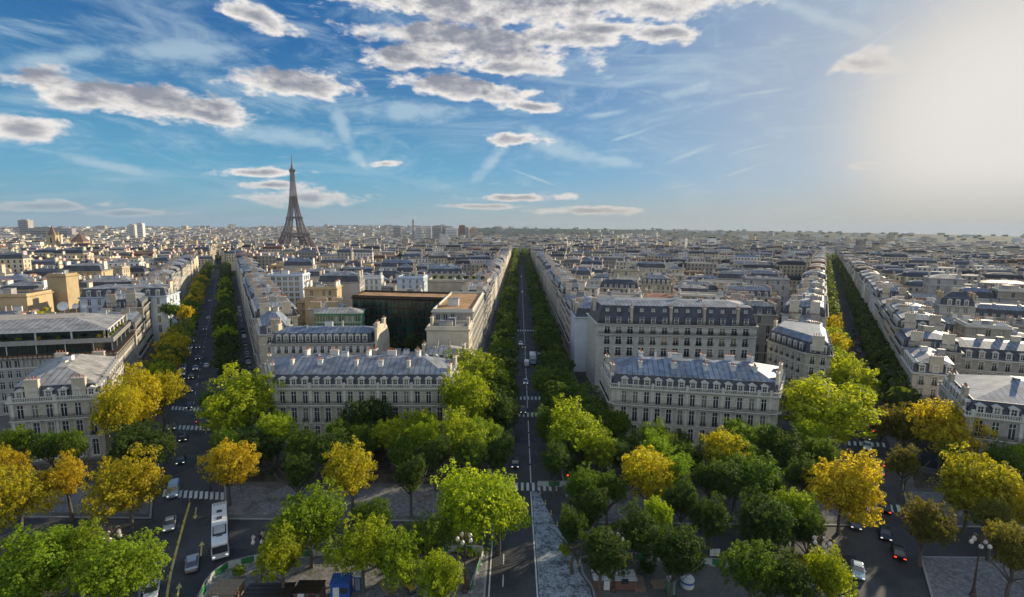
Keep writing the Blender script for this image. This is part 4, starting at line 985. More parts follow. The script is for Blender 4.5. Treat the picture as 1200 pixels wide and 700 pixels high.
# ============================================================ the countless roofs beyond
WC = {'stone': (.44, .38, .28), 'stone2': (.52, .47, .37), 'stone3': (.33, .31, .27), 'render': (.55, .48, .36), 'white': (.68, .66, .62), 'grey': (.33, .32, .31), 'ochre': (.52, .40, .24), 'bluewhite': (.5, .57, .65)}
RC = [(.16, .18, .22), (.12, .14, .18), (.07, .08, .10), (.24, .24, .24), (.35, .33, .30), (.12, .15, .21), (.22, .12, .08), (.05, .055, .065)]
def far_building(mb, P4, top, base, wl, kind, near):
    w_ = WC[wl]; j = R.uniform(.8, 1.15); w_ = tuple(c*j for c in w_); r_ = R.choice(RC); j = R.uniform(.7, 1.25); r_ = tuple(c*j for c in r_)
    cx, cy = sum(p[0] for p in P4)/4, sum(p[1] for p in P4)/4
    mb.prism(P4, base-2, top, 0, col=w_)
    wm_ = min(math.dist(P4[0], P4[1]), math.dist(P4[1], P4[2]))
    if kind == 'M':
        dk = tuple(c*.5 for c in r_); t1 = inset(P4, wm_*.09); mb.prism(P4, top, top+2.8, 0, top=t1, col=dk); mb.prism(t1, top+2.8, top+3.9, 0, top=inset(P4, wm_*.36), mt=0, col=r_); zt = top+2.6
    elif kind == 'H': mb.prism(P4, top, top+2.2, 0, top=inset(P4, wm_*.42), mt=0, col=r_); zt = top+.4
    else:
        mb.prism(P4, top, top+.01, 0, mt=0, col=r_); zt = top
        if R.random() < .5: mb.box((cx+R.uniform(-3, 3), cy+R.uniform(-2, 2), top+1.2), (R.uniform(2, 6), R.uniform(2, 5), 2.4), R.random()*3, 0, col=R.choice([(.6, .58, .54), (.3, .3, .3), (.5, .45, .38)]), bottom=False)
    for i in (1, 3):
        if near or R.random() < .6:
            A, B = P4[i], P4[(i+1) % 4]; f = R.uniform(.3, .7); g_ = math.atan2(B[1]-A[1], B[0]-A[0]); hh = R.uniform(1.6, 3.2)
            c_ = tuple(x*R.uniform(.85, 1.2) for x in (.56, .50, .40)); p = (lerp(A[0], B[0], f)*.97+cx*.03, lerp(A[1], B[1], f)*.97+cy*.03)
            mb.box((p[0], p[1], zt+hh/2), (R.uniform(2.5, 5), .8, hh), g_, 0, col=c_, bottom=False)
            if near: mb.box((p[0], p[1], zt+hh+.25), (2.2, .3, .5), g_, 0, col=(.42, .19, .11), bottom=False)
    if near:
        for i in range(4):
            A, B = P4[i], P4[(i+1) % 4]; ctr = (0, 0)
            if facing(A, B, ctr) < .1: continue
            L = math.dist(A, B); tx, ty = (B[0]-A[0])/L, (B[1]-A[1])/L; nb = int(L/3); 
            for fl in range(3 if math.hypot(cx, cy) > 600 else 4):
                z = top-1-fl*3.2
                if z-1.9 < base: break
                for k in range(nb):
                    s_ = (k+.5)*L/nb; x, y = A[0]+tx*s_+ty*.05, A[1]+ty*s_-tx*.05
                    mb.face([(x-tx*.55, y-ty*.55, z-1.9), (x+tx*.55, y+ty*.55, z-1.9), (x+tx*.55, y+ty*.55, z), (x-tx*.55, y-ty*.55, z)], 0, (.045, .05, .055))
mb = MB()
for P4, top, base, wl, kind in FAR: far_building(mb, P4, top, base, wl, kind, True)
link('distant_buildings', mb.mesh('distant_buildings', [M['city']], uv=False), kind='stuff', label='mass of small roofs and house fronts filling the districts towards the horizon', cat='buildings')
mb = MB(); d = 1090.; R2 = random.Random(5)
while d < 8200:
    step = 17+(d-1000)*.011
    a = -49.+R2.random()
    clumpr = R2.random()
    while a < 49:
        a += math.degrees((step*R2.uniform(.75, 1.45))/d)
        rr = d+R2.uniform(-.35, .35)*step; x, y = rr*math.sin(rad(a)), rr*math.cos(rad(a))
        ok = True
        for av, (x0, k, hl, hr) in AV.items():
            if y < AVEND[av]+10 and -hl-8 < x-avx(av, y) < hr+8: ok = False
        g0 = rad(18 if a < 5 else -20); uu, vv = x*math.cos(g0)+y*math.sin(g0), y*math.cos(g0)-x*math.sin(g0)
        if d < 3500 and ((uu % 135) < 14 or (vv % 92) < 11): continue
        if not ok or R2.random() < .08: continue
        if abs(x+768) < 230 and 1450 < y < 1990: continue
        if d > 3800 and a > -7 and R2.random() < .97: continue        # wooded ridge
        if d > 6200 and R2.random() < .5: continue
        base = gz(x, y); h = max(8, R2.gauss(19, 5)); 
        if R2.random() < .02: h *= 1.7
        w1, w2 = step*R2.uniform(.45, .95), step*R2.uniform(.35, .7); g_ = rad({True: 18, False: -20}[a < 5])+R2.choice([0, 0, math.pi/2, .5, -.35])
        c, s_ = math.cos(g_), math.sin(g_)
        P4 = [(x+u*c-v*s_, y+u*s_+v*c) for u, v in ((-w1/2, -w2/2), (w1/2, -w2/2), (w1/2, w2/2), (-w1/2, w2/2))]
        far_building(mb, P4, h+base, base, R2.choice(['stone', 'stone2', 'render', 'white', 'white', 'grey', 'ochre', 'stone3']), R2.choice('MMFFH'), False)
    d += step*R2.uniform(.8, 1.1)
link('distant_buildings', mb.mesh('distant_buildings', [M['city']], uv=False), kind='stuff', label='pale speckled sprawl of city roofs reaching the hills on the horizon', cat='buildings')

# ============================================================ landmarks
def eiffel():
    root = thing('iron_tower', 'tall tapering lattice iron tower rising above the roofs at left', 'tower', (-768, 1790, -25), rad(38))
    prof = [(0, 62.5), (20, 52), (40, 43.5), (57, 37), (75, 30), (95, 24.5), (115, 20), (140, 15.6), (165, 12.3), (190, 9.9), (220, 7.7), (250, 6.2), (276, 5.2)]
    leg = [(0, 25), (20, 22.5), (40, 19.5), (57, 16.5), (75, 14), (95, 12), (115, 10.5), (140, 9.5), (165, 9), (190, 8.5)]
    for sx in (-1, 1):
        for sy in (-1, 1):
            mb = MB(); zs = [0, 14, 28, 42, 57, 71, 85, 100, 115, 128, 141, 154, 167, 180, 190]
            def c4(z):
                o = interp(z, prof); w_ = min(interp(z, leg), o); i = o-w_
                return [Vector((sx*a, sy*b, z)) for a, b in ((o, o), (i, o), (i, i), (o, i))]
            for z0, z1 in zip(zs, zs[1:]):
                A, B = c4(z0), c4(z1); t_ = 2.0 if z0 < 57 else 1.6 if z0 < 115 else 1.2
                for i in range(4):
                    j = (i+1) % 4; mb.bar(A[i], B[i], t_*1.1); mb.bar(A[i], B[j], t_*.45); mb.bar(A[j], B[i], t_*.45); mb.bar(B[i], B[j], t_*.5)
                    mb.bar((A[i]+A[j])/2, (B[i]+B[j])/2, t_*.3)
            link('leg', mb.mesh('leg', [M['eiffel']], uv=False), root)
    mb = MB(); z = 115
    zs = [187+k*7.5 for k in range(13)]
    for z0, z1 in zip(zs, zs[1:]):
        if z1 > 277: break
        a, b = interp(z0, prof), interp(z1, prof)
        A = [Vector((x*a, y*a, z0)) for x, y in ((-1, -1), (1, -1), (1, 1), (-1, 1))]; B = [Vector((x*b, y*b, z1)) for x, y in ((-1, -1), (1, -1), (1, 1), (-1, 1))]
        for i in range(4):
            j = (i+1) % 4; mb.bar(A[i], B[i], 1.5); mb.bar(A[i], B[j], .7); mb.bar(A[j], B[i], .7); mb.bar(B[i], B[j], .8)
        mb.box((0, 0, (z0+z1)/2), (2.2, 2.2, 8))
    link('upper_shaft', mb.mesh('upper_shaft', [M['eiffel']], uv=False), root)
    for nm, z, hw, h in (('first_platform', 57, 38.5, 6.5), ('second_platform', 115, 22.5, 5), ('top_platform', 276, 8.2, 5)):
        mb = MB()
        for s_ in (-1, 1):
            mb.box((0, s_*(hw-2), z+h/2), (hw*2, 4, h)); mb.box((s_*(hw-2), 0, z+h/2), (4, hw*2-8.1, h))
        mb.box((0, 0, z+h*.2), (hw*2-8.2, hw*2-8.2, .8)); mb.box((0, 0, z+h+.6), (hw*2+1.5, hw*2+1.5, .5)) if z > 200 else None
        for k in range(-8, 9):
            for s_ in (-1, 1):
                mb.box((k*hw/8, s_*(hw+.2), z-1.5), (.7, .5, 3), 0, 0); mb.box((s_*(hw+.2), k*hw/8, z-1.5), (.5, .7, 3), 0, 0)
        link(nm, mb.mesh(nm, [M['eiffel']], uv=False), root)
    for k in range(4):
        mb = MB(); n = 16; Rr = 37; pts = []; p2 = []
        for i in range(n+1):
            t_ = math.pi*i/n; pts.append(Vector((Rr*math.cos(t_), 0, 13+Rr*math.sin(t_)))); p2.append(Vector(((Rr+3.5)*math.cos(t_), 0, 13+(Rr+3.5)*math.sin(t_))))
        for i in range(n):
            mb.bar(pts[i], pts[i+1], 1.6); mb.bar(p2[i], p2[i+1], 1.4); mb.bar(pts[i], p2[i+1], .9)
        # lean with the tower's sides
        mb.v = [(x, -(interp(z_, prof))+3, z_) for x, y, z_ in mb.v]
        link('arch', mb.mesh('arch', [M['eiffel']], uv=False), root, rz=k*math.pi/2)
    mb = MB(); mb.lathe([(6, 281), (5.5, 287), (3.8, 290), (3.2, 296), (2.2, 300)], 0, 10); mb.bar((0, 0, 300), (0, 0, 332), 3.4, 0, 6, 1.8)
    link('lantern', mb.mesh('lantern', [M['eiffel']], uv=False), root)
eiffel()
TG = 'riverside high-rise towers on the horizon'
def highrise(x, y, z, w_, d_, wl, label, group=None, base=-20, steps=False):
    root = thing('high_rise', label, 'high-rise', (x, y, base), R.uniform(-.2, .2), group)
    mb = MB(); h = z-base; mb.box((0, 0, h/2), (w_, d_, h), 0, 0)
    link('wall', mb.mesh('wall', [M[wl]]), root)
    mb = MB(); n = int(h/9)
    for k in range(1, n):
        mb.box((0, 0, k*9.), (w_*.8, d_+.8, 2.6), 0, 0)
    link('window_bands', mb.mesh('window_bands', [M['darkglass']]), root)
    mb = MB(); mb.box((0, 0, h+1.5), (w_*.55, d_*.6, 3), 0, 0); link('roof_plant', mb.mesh('roof_plant', [M['grey']]), root)
for i, (x, z, w_, wl, t_) in enumerate([(-652, 66, 34, 'grey', 'slim grey high-rise standing leftmost of the riverside towers'), (-530, 62, 30, 'white', 'pale high-rise just right of the tall chimney'), (-491, 63, 30, 'white', 'pale high-rise with yellowish lit side, second right of the chimney'),
        (-433, 68, 42, 'grey', 'broad grey high-rise in the middle of the riverside towers'), (-394, 69, 24, 'grey', 'narrow dark-grey high-rise right of the broad grey one'), (-350, 58, 52, 'white', 'wide pale slab high-rise in the riverside row'),
        (-291, 74, 28, 'tile', 'reddish brown high-rise, tallest on the right of the riverside row'), (-257, 62, 18, 'grey', 'thin grey high-rise between brown and cream ones'), (-223, 64, 24, 'ochre', 'cream high-rise standing rightmost of the riverside towers')]):
    highrise(x, 2900+R.uniform(-80, 80), z+9, w_*1.25, 28, wl, t_, TG)
mb = MB(); mb.lathe([(7, -20), (6, 60), (5, 112)], 0, 12); mb.lathe([(5.3, 100), (5.3, 106)], 1, 12)
mb.f, mb.v = mb.f, mb.v
link('power_station_chimney', mb.mesh('power_station_chimney', [M['grey'], M['rust']]), None, (-568, 2900, 0), label='tall thin factory chimney among the riverside towers', cat='chimney')
highrise(-2396, 2500, 82, 44, 34, 'grey', 'grey tower block on the left horizon', None, 0)
highrise(-2290, 2520, 44, 200, 30, 'grey', 'long low slab next to the grey tower on the left horizon', None, 0)
highrise(-1872, 2500, 66, 26, 22, 'white', 'paired white tower block on the horizon above the left avenue', None, 0)
highrise(-1830, 2500, 72, 26, 22, 'white', 'taller white tower block on the horizon left of the iron tower', None, 0)
# church: square tower with spire, and a domed crossing
r_ = thing('church_tower', 'brown stone church tower with pointed spire in the left distance', 'church', (-817, 900, 0), .3)
mb = MB(); mb.box((0, 0, 12), (13, 13, 46)); mb.box((0, 0, 36.3), (14.2, 14.2, 1.4))
for s_ in (-1, 1):
    for t_ in (-1, 1): mb.box((s_*5.6, t_*5.6, 40.5), (1.6, 1.6, 7), taper=.4)
link('wall', mb.mesh('wall', [M['ochre']]), r_)
mb = MB(); mb.box((0, 0, 28), (13.4, 2.2, 9)); mb.box((0, 0, 28), (2.2, 13.4, 9)); link('belfry_openings', mb.mesh('belfry_openings', [M['bronze']]), r_)
mb = MB(); mb.lathe([(6.6, 37), (3.2, 45), (.2, 54)], 0, 8); link('spire', mb.mesh('spire', [M['rust']]), r_)
r_ = thing('church_dome', 'low octagonal church dome with conical brown roof right of the spire', 'church', (-786, 920, 0), .2)
mb = MB(); mb.lathe([(17, -5), (17, 18), (14, 20), (14, 26)], 0, 8); link('wall', mb.mesh('wall', [M['ochre']]), r_)
mb = MB(); mb.lathe([(14.8, 26), (8, 33), (1, 40), (.6, 43)], 0, 8); link('roof', mb.mesh('roof', [M['rust']]), r_)
# glazed barrel vaults above the central left blocks
for i, x in enumerate((-124, -108, -92, -76)):
    r_ = thing('vaulted_hall', f'blue-grey barrel-vaulted roof, {ordi(i+1)} from the left in the row of four vaults', 'building', (x, 560, 0), 0, 'row of blue vaulted roofs')
    mb = MB(); mb.box((0, 7, 9), (13, 16, 18)); link('wall', mb.mesh('wall', [M['white']]), r_)
    mb = MB(); n = 10; pts = [(7*math.cos(math.pi*k/n), 18+8*math.sin(math.pi*k/n)) for k in range(n+1)]
    mb.face([(a, -1, z) for a, z in pts][::-1], 1)
    for (a, z0), (b_, z1) in zip(pts, pts[1:]): mb.face([(a, -1.3, z0), (a, 16, z0), (b_, 16, z1), (b_, -1.3, z1)], 0)
    link('roof', mb.mesh('roof', [M['zinc2'], M['darkglass']]), r_)
# radio mast on the ridge
mb = MB(); mb.bar((0, 0, 0), (0, 0, 26), 9, 0, 6, 5); mb.box((0, 0, 27), (14, 14, 6), 0, 0)
link('water_tower', mb.mesh('water_tower', [M['grey']]), None, (1890, 6900, gz(1890, 6900)), label='tiny water tower standing on the far ridge', cat='tower')
# satellite dishes on the far-left roof
for i, (x, y, s_, lab) in enumerate(((-141, 156.5, 1.5, 'large white satellite dish on the modern block at left'), (-138, 157.5, .9, 'smaller white satellite dish beside the large one'), (-136, 158.3, .8, 'smallest satellite dish at the end of the three'))):
    r_ = thing('satellite_dish', lab, 'satellite dish', (x, y, 24.6), .4)
    mb = MB(); mb.bar((0, 0, -1.5), (0, 0, 2.2), .16, 0, 6); link('mast', mb.mesh('mast', [M['grey']]), r_)
    mb = MB(); prev = None
    rings = [[(r*s_*math.cos(2*math.pi*k/14), -.5*s_*(1-(1-r*r)) , r*s_*math.sin(2*math.pi*k/14)) for k in range(14)] for r in (.05, .4, .75, 1.)]
    for a_, b_ in zip(rings, rings[1:]):
        for k in range(14): mb.face([a_[k], a_[(k+1) % 14], b_[(k+1) % 14], b_[k]])
    o = link('dish', mb.mesh('dish', [M['white']]), r_, (0, 0, 2.4)); o.rotation_euler = (rad(-25), 0, 0)

# ============================================================ trees
def crown_mesh(name, n, leaf, seed, nb=24, squash=1.):
    r = random.Random(seed); V = []; F = []
    bl = []
    for i in range(nb):
        while True:
            d = Vector((r.gauss(0, 1), r.gauss(0, 1), r.gauss(0, .9)))
            if d.length > .2: break
        d.normalize(); rr = r.uniform(.38, .72) if i > 3 else .15
        if d.z < -.55: d.z *= .5
        bl.append((Vector((d.x*rr, d.y*rr, d.z*rr*.85)), r.uniform(.24, .42) if i > 3 else .5))
    tot = sum(b[1]**2 for b in bl)
    for c, br in bl:
        k = int(n*br*br/tot); ns = max(5, k//26)
        subs = []
        for _ in range(ns):
            d = Vector((r.gauss(0, 1), r.gauss(0, 1), r.gauss(0, 1)+.25)).normalized()
            subs.append((c+d*br*r.uniform(.62, 1.12), br*r.uniform(.16, .30), d))
        for _ in range(k):
            cc, sr, d0 = subs[r.randrange(ns)]
            if r.random() < .12: cc, sr, d0 = c, br*.75, Vector((0, 0, 1))
            d = Vector((r.gauss(0, 1), r.gauss(0, 1), r.gauss(0, 1)+.2)).normalized()
            p = cc + d*sr*r.uniform(.5, 1.1)
            nm_ = (d*.8+d0*.6+Vector((r.gauss(0, .5), r.gauss(0, .5), r.gauss(0, .5)+.3))).normalized()
            u = nm_.orthogonal().normalized(); w_ = nm_.cross(u); a = r.uniform(0, 6.28); u, w_ = u*math.cos(a)+w_*math.sin(a), w_*math.cos(a)-u*math.sin(a)
            s_ = leaf*r.uniform(.6, 1.35); i0 = len(V)
            V += [p-u*s_, p-w_*s_*.62+nm_*s_*.15, p+u*s_, p+w_*s_*.62+nm_*s_*.15]; F.append((i0, i0+1, i0+2, i0+3))
    me = bpy.data.meshes.new(name); me.from_pydata(V, [], F); me.materials.append(M['leaf']); return me
def trunk_mesh(seed):
    r = random.Random(seed); mb = MB()
    mb.tube([(0, 0, -.1), (r.uniform(-.1, .1), r.uniform(-.1, .1), 1.6), (r.uniform(-.2, .2), r.uniform(-.2, .2), 3.6), (r.uniform(-.3, .3), r.uniform(-.3, .3), 7)], [.34, .26, .22, .10], 0, 7)
    for k in range(6):
        a = k*1.05+r.uniform(-.3, .3); z = r.uniform(2.8, 4.6); e = r.uniform(2.0, 3.4)
        p1 = (math.cos(a)*e*.45, math.sin(a)*e*.45, z+e*.55); p2 = (math.cos(a+.2)*e, math.sin(a+.2)*e, z+e*1.1); p3 = (math.cos(a+.5)*e*1.3, math.sin(a+.5)*e*1.3, z+e*1.6)
        mb.tube([(0, 0, z), p1, p2, p3], [.15, .11, .07, .03], 0, 5)
    return mb.mesh('trunk', [M['bark']], uv=False)
NEARC = [crown_mesh('crown', 15000, .030, s) for s in range(6)]
MIDC = [crown_mesh('crown', 5000, .052, 20+s) for s in range(5)]
LOWC = [crown_mesh('crown', 1400, .10, 40+s, 16) for s in range(5)]
TRK = [trunk_mesh(s) for s in range(4)]
PAL = {'O': ((.36, .30, .02), 'golden orange'), 'Y': ((.35, .31, .018), 'yellow'), 'L': ((.24, .30, .015), 'bright yellow-green'), 'G': ((.16, .23, .015), 'green-yellow'),
       'M': ((.085, .145, .016), 'mid green'), 'D': ((.05, .09, .018), 'dark green'), 'B': ((.15, .14, .03), 'brownish olive')}
TREES = [(-81.8, 78.5, 4.5, 'O'), (-78.3, 83.9, 3.0, 'O'), (-65.8, 81.7, 5.6, 'Y'), (-93.4, 87.5, 3.1, 'O'), (-62.7, 61.2, 5.2, 'G'), (-52.0, 60.6, 4.7, 'G'), (-59.7, 64.0, 2.9, 'G'), (-52.9, 89.1, 4.6, 'O'), (-37.9, 85.1, 2.9, 'D'), (-29.1, 87.3, 5.2, 'Y'), (-17.9, 85.5, 2.9, 'D'), (-31.4, 64.1, 3.3, 'L'), (-30.6, 71.7, 4.8, 'G'), (-20.9, 66.2, 4.0, 'L'), (-15.1, 64.8, 3.6, 'L'), (-12.1, 68.5, 3.5, 'M'), (-7.1, 74.5, 5.8, 'L'), (-1.7, 75.6, 4.2, 'L'), (-8.9, 59.9, 2.5, 'L'), (-20.6, 72.1, 3.3, 'M'), (12.8, 76.4, 3.2, 'D'), (9.6, 71.0, 2.3, 'D'), (12.9, 65.3, 3.9, 'D'), (19.0, 70.5, 3.6, 'D'), (23.1, 65.4, 4.2, 'D'), (23.2, 74.1, 2.0, 'L'), (32.0, 74.3, 3.0, 'D'), (35.9, 85.4, 3.1, 'D'), (38.3, 72.0, 4.6, 'D'), (32.2, 61.9, 3.8, 'M'), (36.3, 59.9, 3.3, 'D'), (42.3, 60.7, 2.6, 'L'), (45.5, 71.0, 2.6, 'D'), (12.1, 81.9, 3.2, 'M'), (16.9, 82.0, 2.9, 'M'), (25.3, 85.2, 4.7, 'Y'), (29.2, 79.9, 2.9, 'D'), (42.6, 97.0, 4.8, 'Y'), (38.0, 83.9, 3.8, 'D'), (45.0, 85.0, 5.2, 'M'), (57.7, 82.3, 5.8, 'Y'), (65.1, 73.7, 3.6, 'B'), (80.1, 82.7, 5.7, 'Y'), (94.4, 105.2, 6.0, 'Y'), (90.9, 110.9, 4.9, 'B'), (71.8, 66.3, 3.4, 'B'), (83.2, 77.8, 3.1, 'Y'), (76.8, 93.2, 3.0, 'B'), (-91.1, 117.8, 6.2, 'Y'), (-89.0, 108.5, 4.8, 'Y'), (-89.2, 124.1, 5.0, 'Y'), (-74.4, 95.3, 5.9, 'D'), (-64.3, 116.3, 8.0, 'L'), (-75.6, 123.3, 4.3, 'M'), (-53.0, 100.0, 4.4, 'D'), (-44.2, 100.2, 3.9, 'M'), (-36.5, 96.2, 4.5, 'D'), (-32.3, 111.6, 7.1, 'D'), (-36.9, 105.0, 5.0, 'M'), (-22.5, 98.7, 3.9, 'M'), (-20.3, 107.8, 4.2, 'L'), (-9.6, 101.1, 5.4, 'L'), (-14.9, 94.8, 3.7, 'D'), (-11.4, 138.3, 8.5, 'L'), (-10.4, 116.1, 6.1, 'L'), (-6.2, 148.8, 6.5, 'M'), (-1.8, 119.3, 5.3, 'D'), (-3.2, 99.1, 4.4, 'D'), (-2.2, 140.3, 4.9, 'D'), (12.6, 140.8, 7.4, 'M'), (16.0, 127.5, 9.0, 'M'), (9.1, 111.2, 4.9, 'M'), (14.2, 103.1, 7.1, 'L'), (24.5, 114.3, 5.0, 'M'), (8.7, 93.4, 3.8, 'D'), (22.9, 97.7, 3.5, 'D'), (35.2, 98.0, 4.4, 'D'), (73.4, 116.8, 10.7, 'L'), (94.3, 139.6, 7.6, 'L'), (55.3, 101.5, 5.4, 'M'), (46.6, 96.3, 3.8, 'M'), (56.2, 96.5, 5.2, 'D'), (90.5, 128.5, 4.5, 'L'), (87.4, 113.4, 4.0, 'B'), (77.2, 75.1, 2.7, 'B')]
def tree(x, y, r, c, label, group, lod, hz=None, zc=None):
    base = gz(x, y)+.12
    root = thing('plane_tree', label, 'tree', (x, y, base), R.uniform(0, 6.28), group)
    zc = zc if zc is not None else 8.4; hz = hz if hz is not None else min(max(r*1.02, 3.8), 6.8)
    if y < 72: zc -= .0
    kf = 1.30 if c in 'YLOG' else 1.14
    if lod is NEARC and y > 104 and r > 4.6 and c in 'YLOG': zc += 2.6; hz *= 1.18
    if lod is NEARC and y < 80: kf += .05; zc -= .7
    if lod is NEARC and y > 97 and c in 'DM': zc -= 1.6
    link('trunk', R.choice(TRK), root, scale=(1, 1, max(.8, zc/8.)))
    o = link('crown', R.choice(lod), root, (0, 0, zc), scale=(r*kf, r*kf, hz*kf))
    b = PAL[c][0]; j = R.uniform(.85, 1.18); o.color = (b[0]*j*R.uniform(.9, 1.1), b[1]*j, b[2]*j, 1)
    return root
SIZ = lambda r: 'small' if r < 3.4 else ('large' if r > 5.2 else 'mid-sized')
def where(x, y):
    s_ = sector(x, y)
    row = 'in nearest row' if y < 78 else ('beside gravel strip' if y < 98 else 'before the mansions')
    return s_, row
# the darker trees that fill the gardens between the others
rf_ = random.Random(77)
for (x0_, x1_, ya, yb, stp) in ((-58, -5, 97, 106, 6.4), (12, 72, 97, 105, 6.4), (-100, -82, 97, 102, 7), (14, 50, 76, 84, 8), (86, 112, 93, 99, 7), (30, 60, 88, 94, 11)):
    yy = ya
    while yy < yb:
        xx = x0_
        while xx < x1_:
            px, py = xx+rf_.uniform(-1.5, 1.5), yy+rf_.uniform(-1.5, 1.5); xx += stp
            if any(math.hypot(px-t_[0], py-t_[1]) < 4.3 for t_ in TREES): continue
            if any(avx(a, py, -9) < px < avx(a, py, 9) for a in ('left', 'right')) or px < -47 and py < 90: continue
            TREES.append((round(px, 1), round(py, 1), round(rf_.uniform(2.9, 3.9), 1), rf_.choice('MDMGL')))
        yy += stp
cnt = {}
for x, y, r, c in sorted(TREES, key=lambda t_: t_[0]):
    s_, row = where(x, y); k = (s_, row); cnt[k] = cnt.get(k, 0)+1
    tree(x, y, r, c, f'{SIZ(r)} {PAL[c][1]} tree, {ordi(cnt[k])} from left {row}, {AXN[s_]}', 'plane trees around the square', NEARC)
NT_ = [len(TREES)]
far_tree = MB()
FT = []
def tree_row(a, side, off, y0, y1, step, cols, rr=(3.4, 4.8)):
    y = y0; n = 0; x0, k, _, _ = AV[a]
    while y < y1:
        y += step/math.sqrt(1+k*k)*R.uniform(.85, 1.15); x = avx(a, y, off)+R.uniform(-.5, .5); c = R.choice(cols); r = R.uniform(*rr); n += 1
        if R.random() < .04: continue
        if y < {'left': 430, 'central': 500, 'right': 400}[a] and NT_[0] < 296:
            NT_[0] += 1
            tree(x, y, r, c, f'{PAL[c][1]} plane tree, {ordi(n)} back in the {"left" if side < 0 else "right"} row along the {a} avenue', 'plane trees lining the avenues', MIDC if y < 280 else LOWC, hz=R.uniform(4.4, 5.8), zc=R.uniform(7.5, 9))
        else: FT.append((x, y, r, c))
tree_row('central', -1, -9.0, 112, 1250, 7.6, 'DMDMDDMM', (4.7, 6.0)); tree_row('central', 1, 9.3, 108, 1250, 7.6, 'DMDDMDMM', (4.7, 6.0))
tree_row('left', -1, -10.2, 128, 590, 9., 'YYMYLYM', (4.0, 5.4)); tree_row('left', 1, 9.8, 150, 590, 9., 'DDMDDLD', (3.8, 5.2))
tree_row('right', -1, -7.6, 124, 1200, 8.6, 'YLYLML', (3.4, 4.8)); tree_row('right', 1, 8.6, 118, 1200, 8.6, 'BBDBDB', (3.6, 5.0))
for i, (x, y, r, c) in enumerate([(-52, 176, 4, 'D'), (-47, 186, 4.5, 'D'), (-53, 193, 4, 'D'), (-38, 190, 4.2, 'D'), (-31, 184, 4, 'M')]):
    tree(x, y, r, c, f'{PAL[c][1]} courtyard tree, {ordi(i+1)} from the left in the deep shaded courtyard', 'trees in the shaded courtyard', MIDC, hz=5, zc=8)
# garden shrubs in front of the mansions and courtyards / roof gardens
for (x, y, r, c, z, lab) in ((-168, 178, 5.4, 'Y', 8, 'yellow-green courtyard tree behind the modern block'), (-160, 182, 5, 'D', 6, 'dark courtyard tree beside the yellow-green one behind the modern block'),
        (-135, 196, 3.2, 'D', 12, 'dark conical tree in the roof garden left of the white mansard house wall'), (-130, 193, 3.0, 'M', 12, 'light bushy tree in the roof garden above the left avenue'),
        (-125, 190, 2.6, 'Y', 12, 'yellowing small tree at the end of the roof garden')):
    o = tree(x, y, r, c, lab, None, MIDC, hz=r*1.2, zc=8); o.location.z = z
bush = MIDC[:]
def shrub(x, y, z, r, c, lab, grp='roof terrace shrubs'):
    root = thing('shrub', lab, 'shrub', (x, y, z), R.uniform(0, 6), grp); o = link('foliage', R.choice(LOWC), root, (0, 0, r*.7), scale=(r, r, r*.9)); b = PAL[c][0]; o.color = (*b, 1)
    mb = MB(); mb.tube([(0, 0, -.1), (0, 0, r*.7)], [.08, .05], 0, 5); link('stem', mb.mesh('stem', [M['bark']]), root)
for i, (x, y) in enumerate([(-57, 171), (-54.5, 171.3), (-52, 171.5), (-49, 171.8)]): shrub(x, y, 14, 1.9, 'YOYL'[i], f'{PAL["YOYL"[i]][1]} shrub, {ordi(i+1)} from the left on the green-fronted roof terrace')
for i in range(5): shrub(-24.5+i*2.6, 164.6, 22.6, 1.3, 'LMYML'[i], f'{PAL["LMYML"[i]][1]} shrub, {ordi(i+1)} from the left on the terrace of the rusty gravel roof')
for i in range(9):
    f = (i+.7)/9.5; shrub(lerp(-157, -114.5, f)-.3, lerp(128, 141, f)+1.6, 20.5, .75, 'YLMOLYGMY'[i], f'small {PAL["YLMOLYGMY"[i]][1]} planter shrub, {ordi(i+1)} from the left on the modern block terrace')
for i in range(6):
    f = (i+.8)/8; shrub(lerp(-113.5, -128, f)-1.5, lerp(141, 167, f), 20.5, .8, 'LGLGMY'[i], f'{PAL["LGLGMY"[i]][1]} planter shrub, {ordi(i+1)} back along the avenue side of the modern block terrace')
for i in range(7): shrub(-41+i*4.2, 264, 26.4, 1.7, 'DMDMDMD'[i], f'{PAL["DMDMDMD"[i]][1]} shrub, {ordi(i+1)} from the left above the wide blank beige wall')
# low shrubs near the square
for i, (x, y, r, c) in enumerate([(-40.5, 69.5, 1.3, 'G'), (9, 75.5, 1.5, 'L'), (13.5, 72.5, 1.5, 'Y'), (17.3, 73.2, 1.2, 'L'), (-14.6, 71, 1.2, 'M'), (45.5, 71.5, 2.2, 'Y'), (48, 73.3, 1.5, 'Y'), (50, 69.5, 1.8, 'L'), (42, 75, 1.4, 'D'), (24, 80, 1.6, 'M'), (21, 71.2, 1.5, 'D')]):
    shrub(x, y, .12, r, c, f'low {PAL[c][1]} bush, {ordi(i+1)} of the loose bushes near the ring road', 'bushes near the ring road')
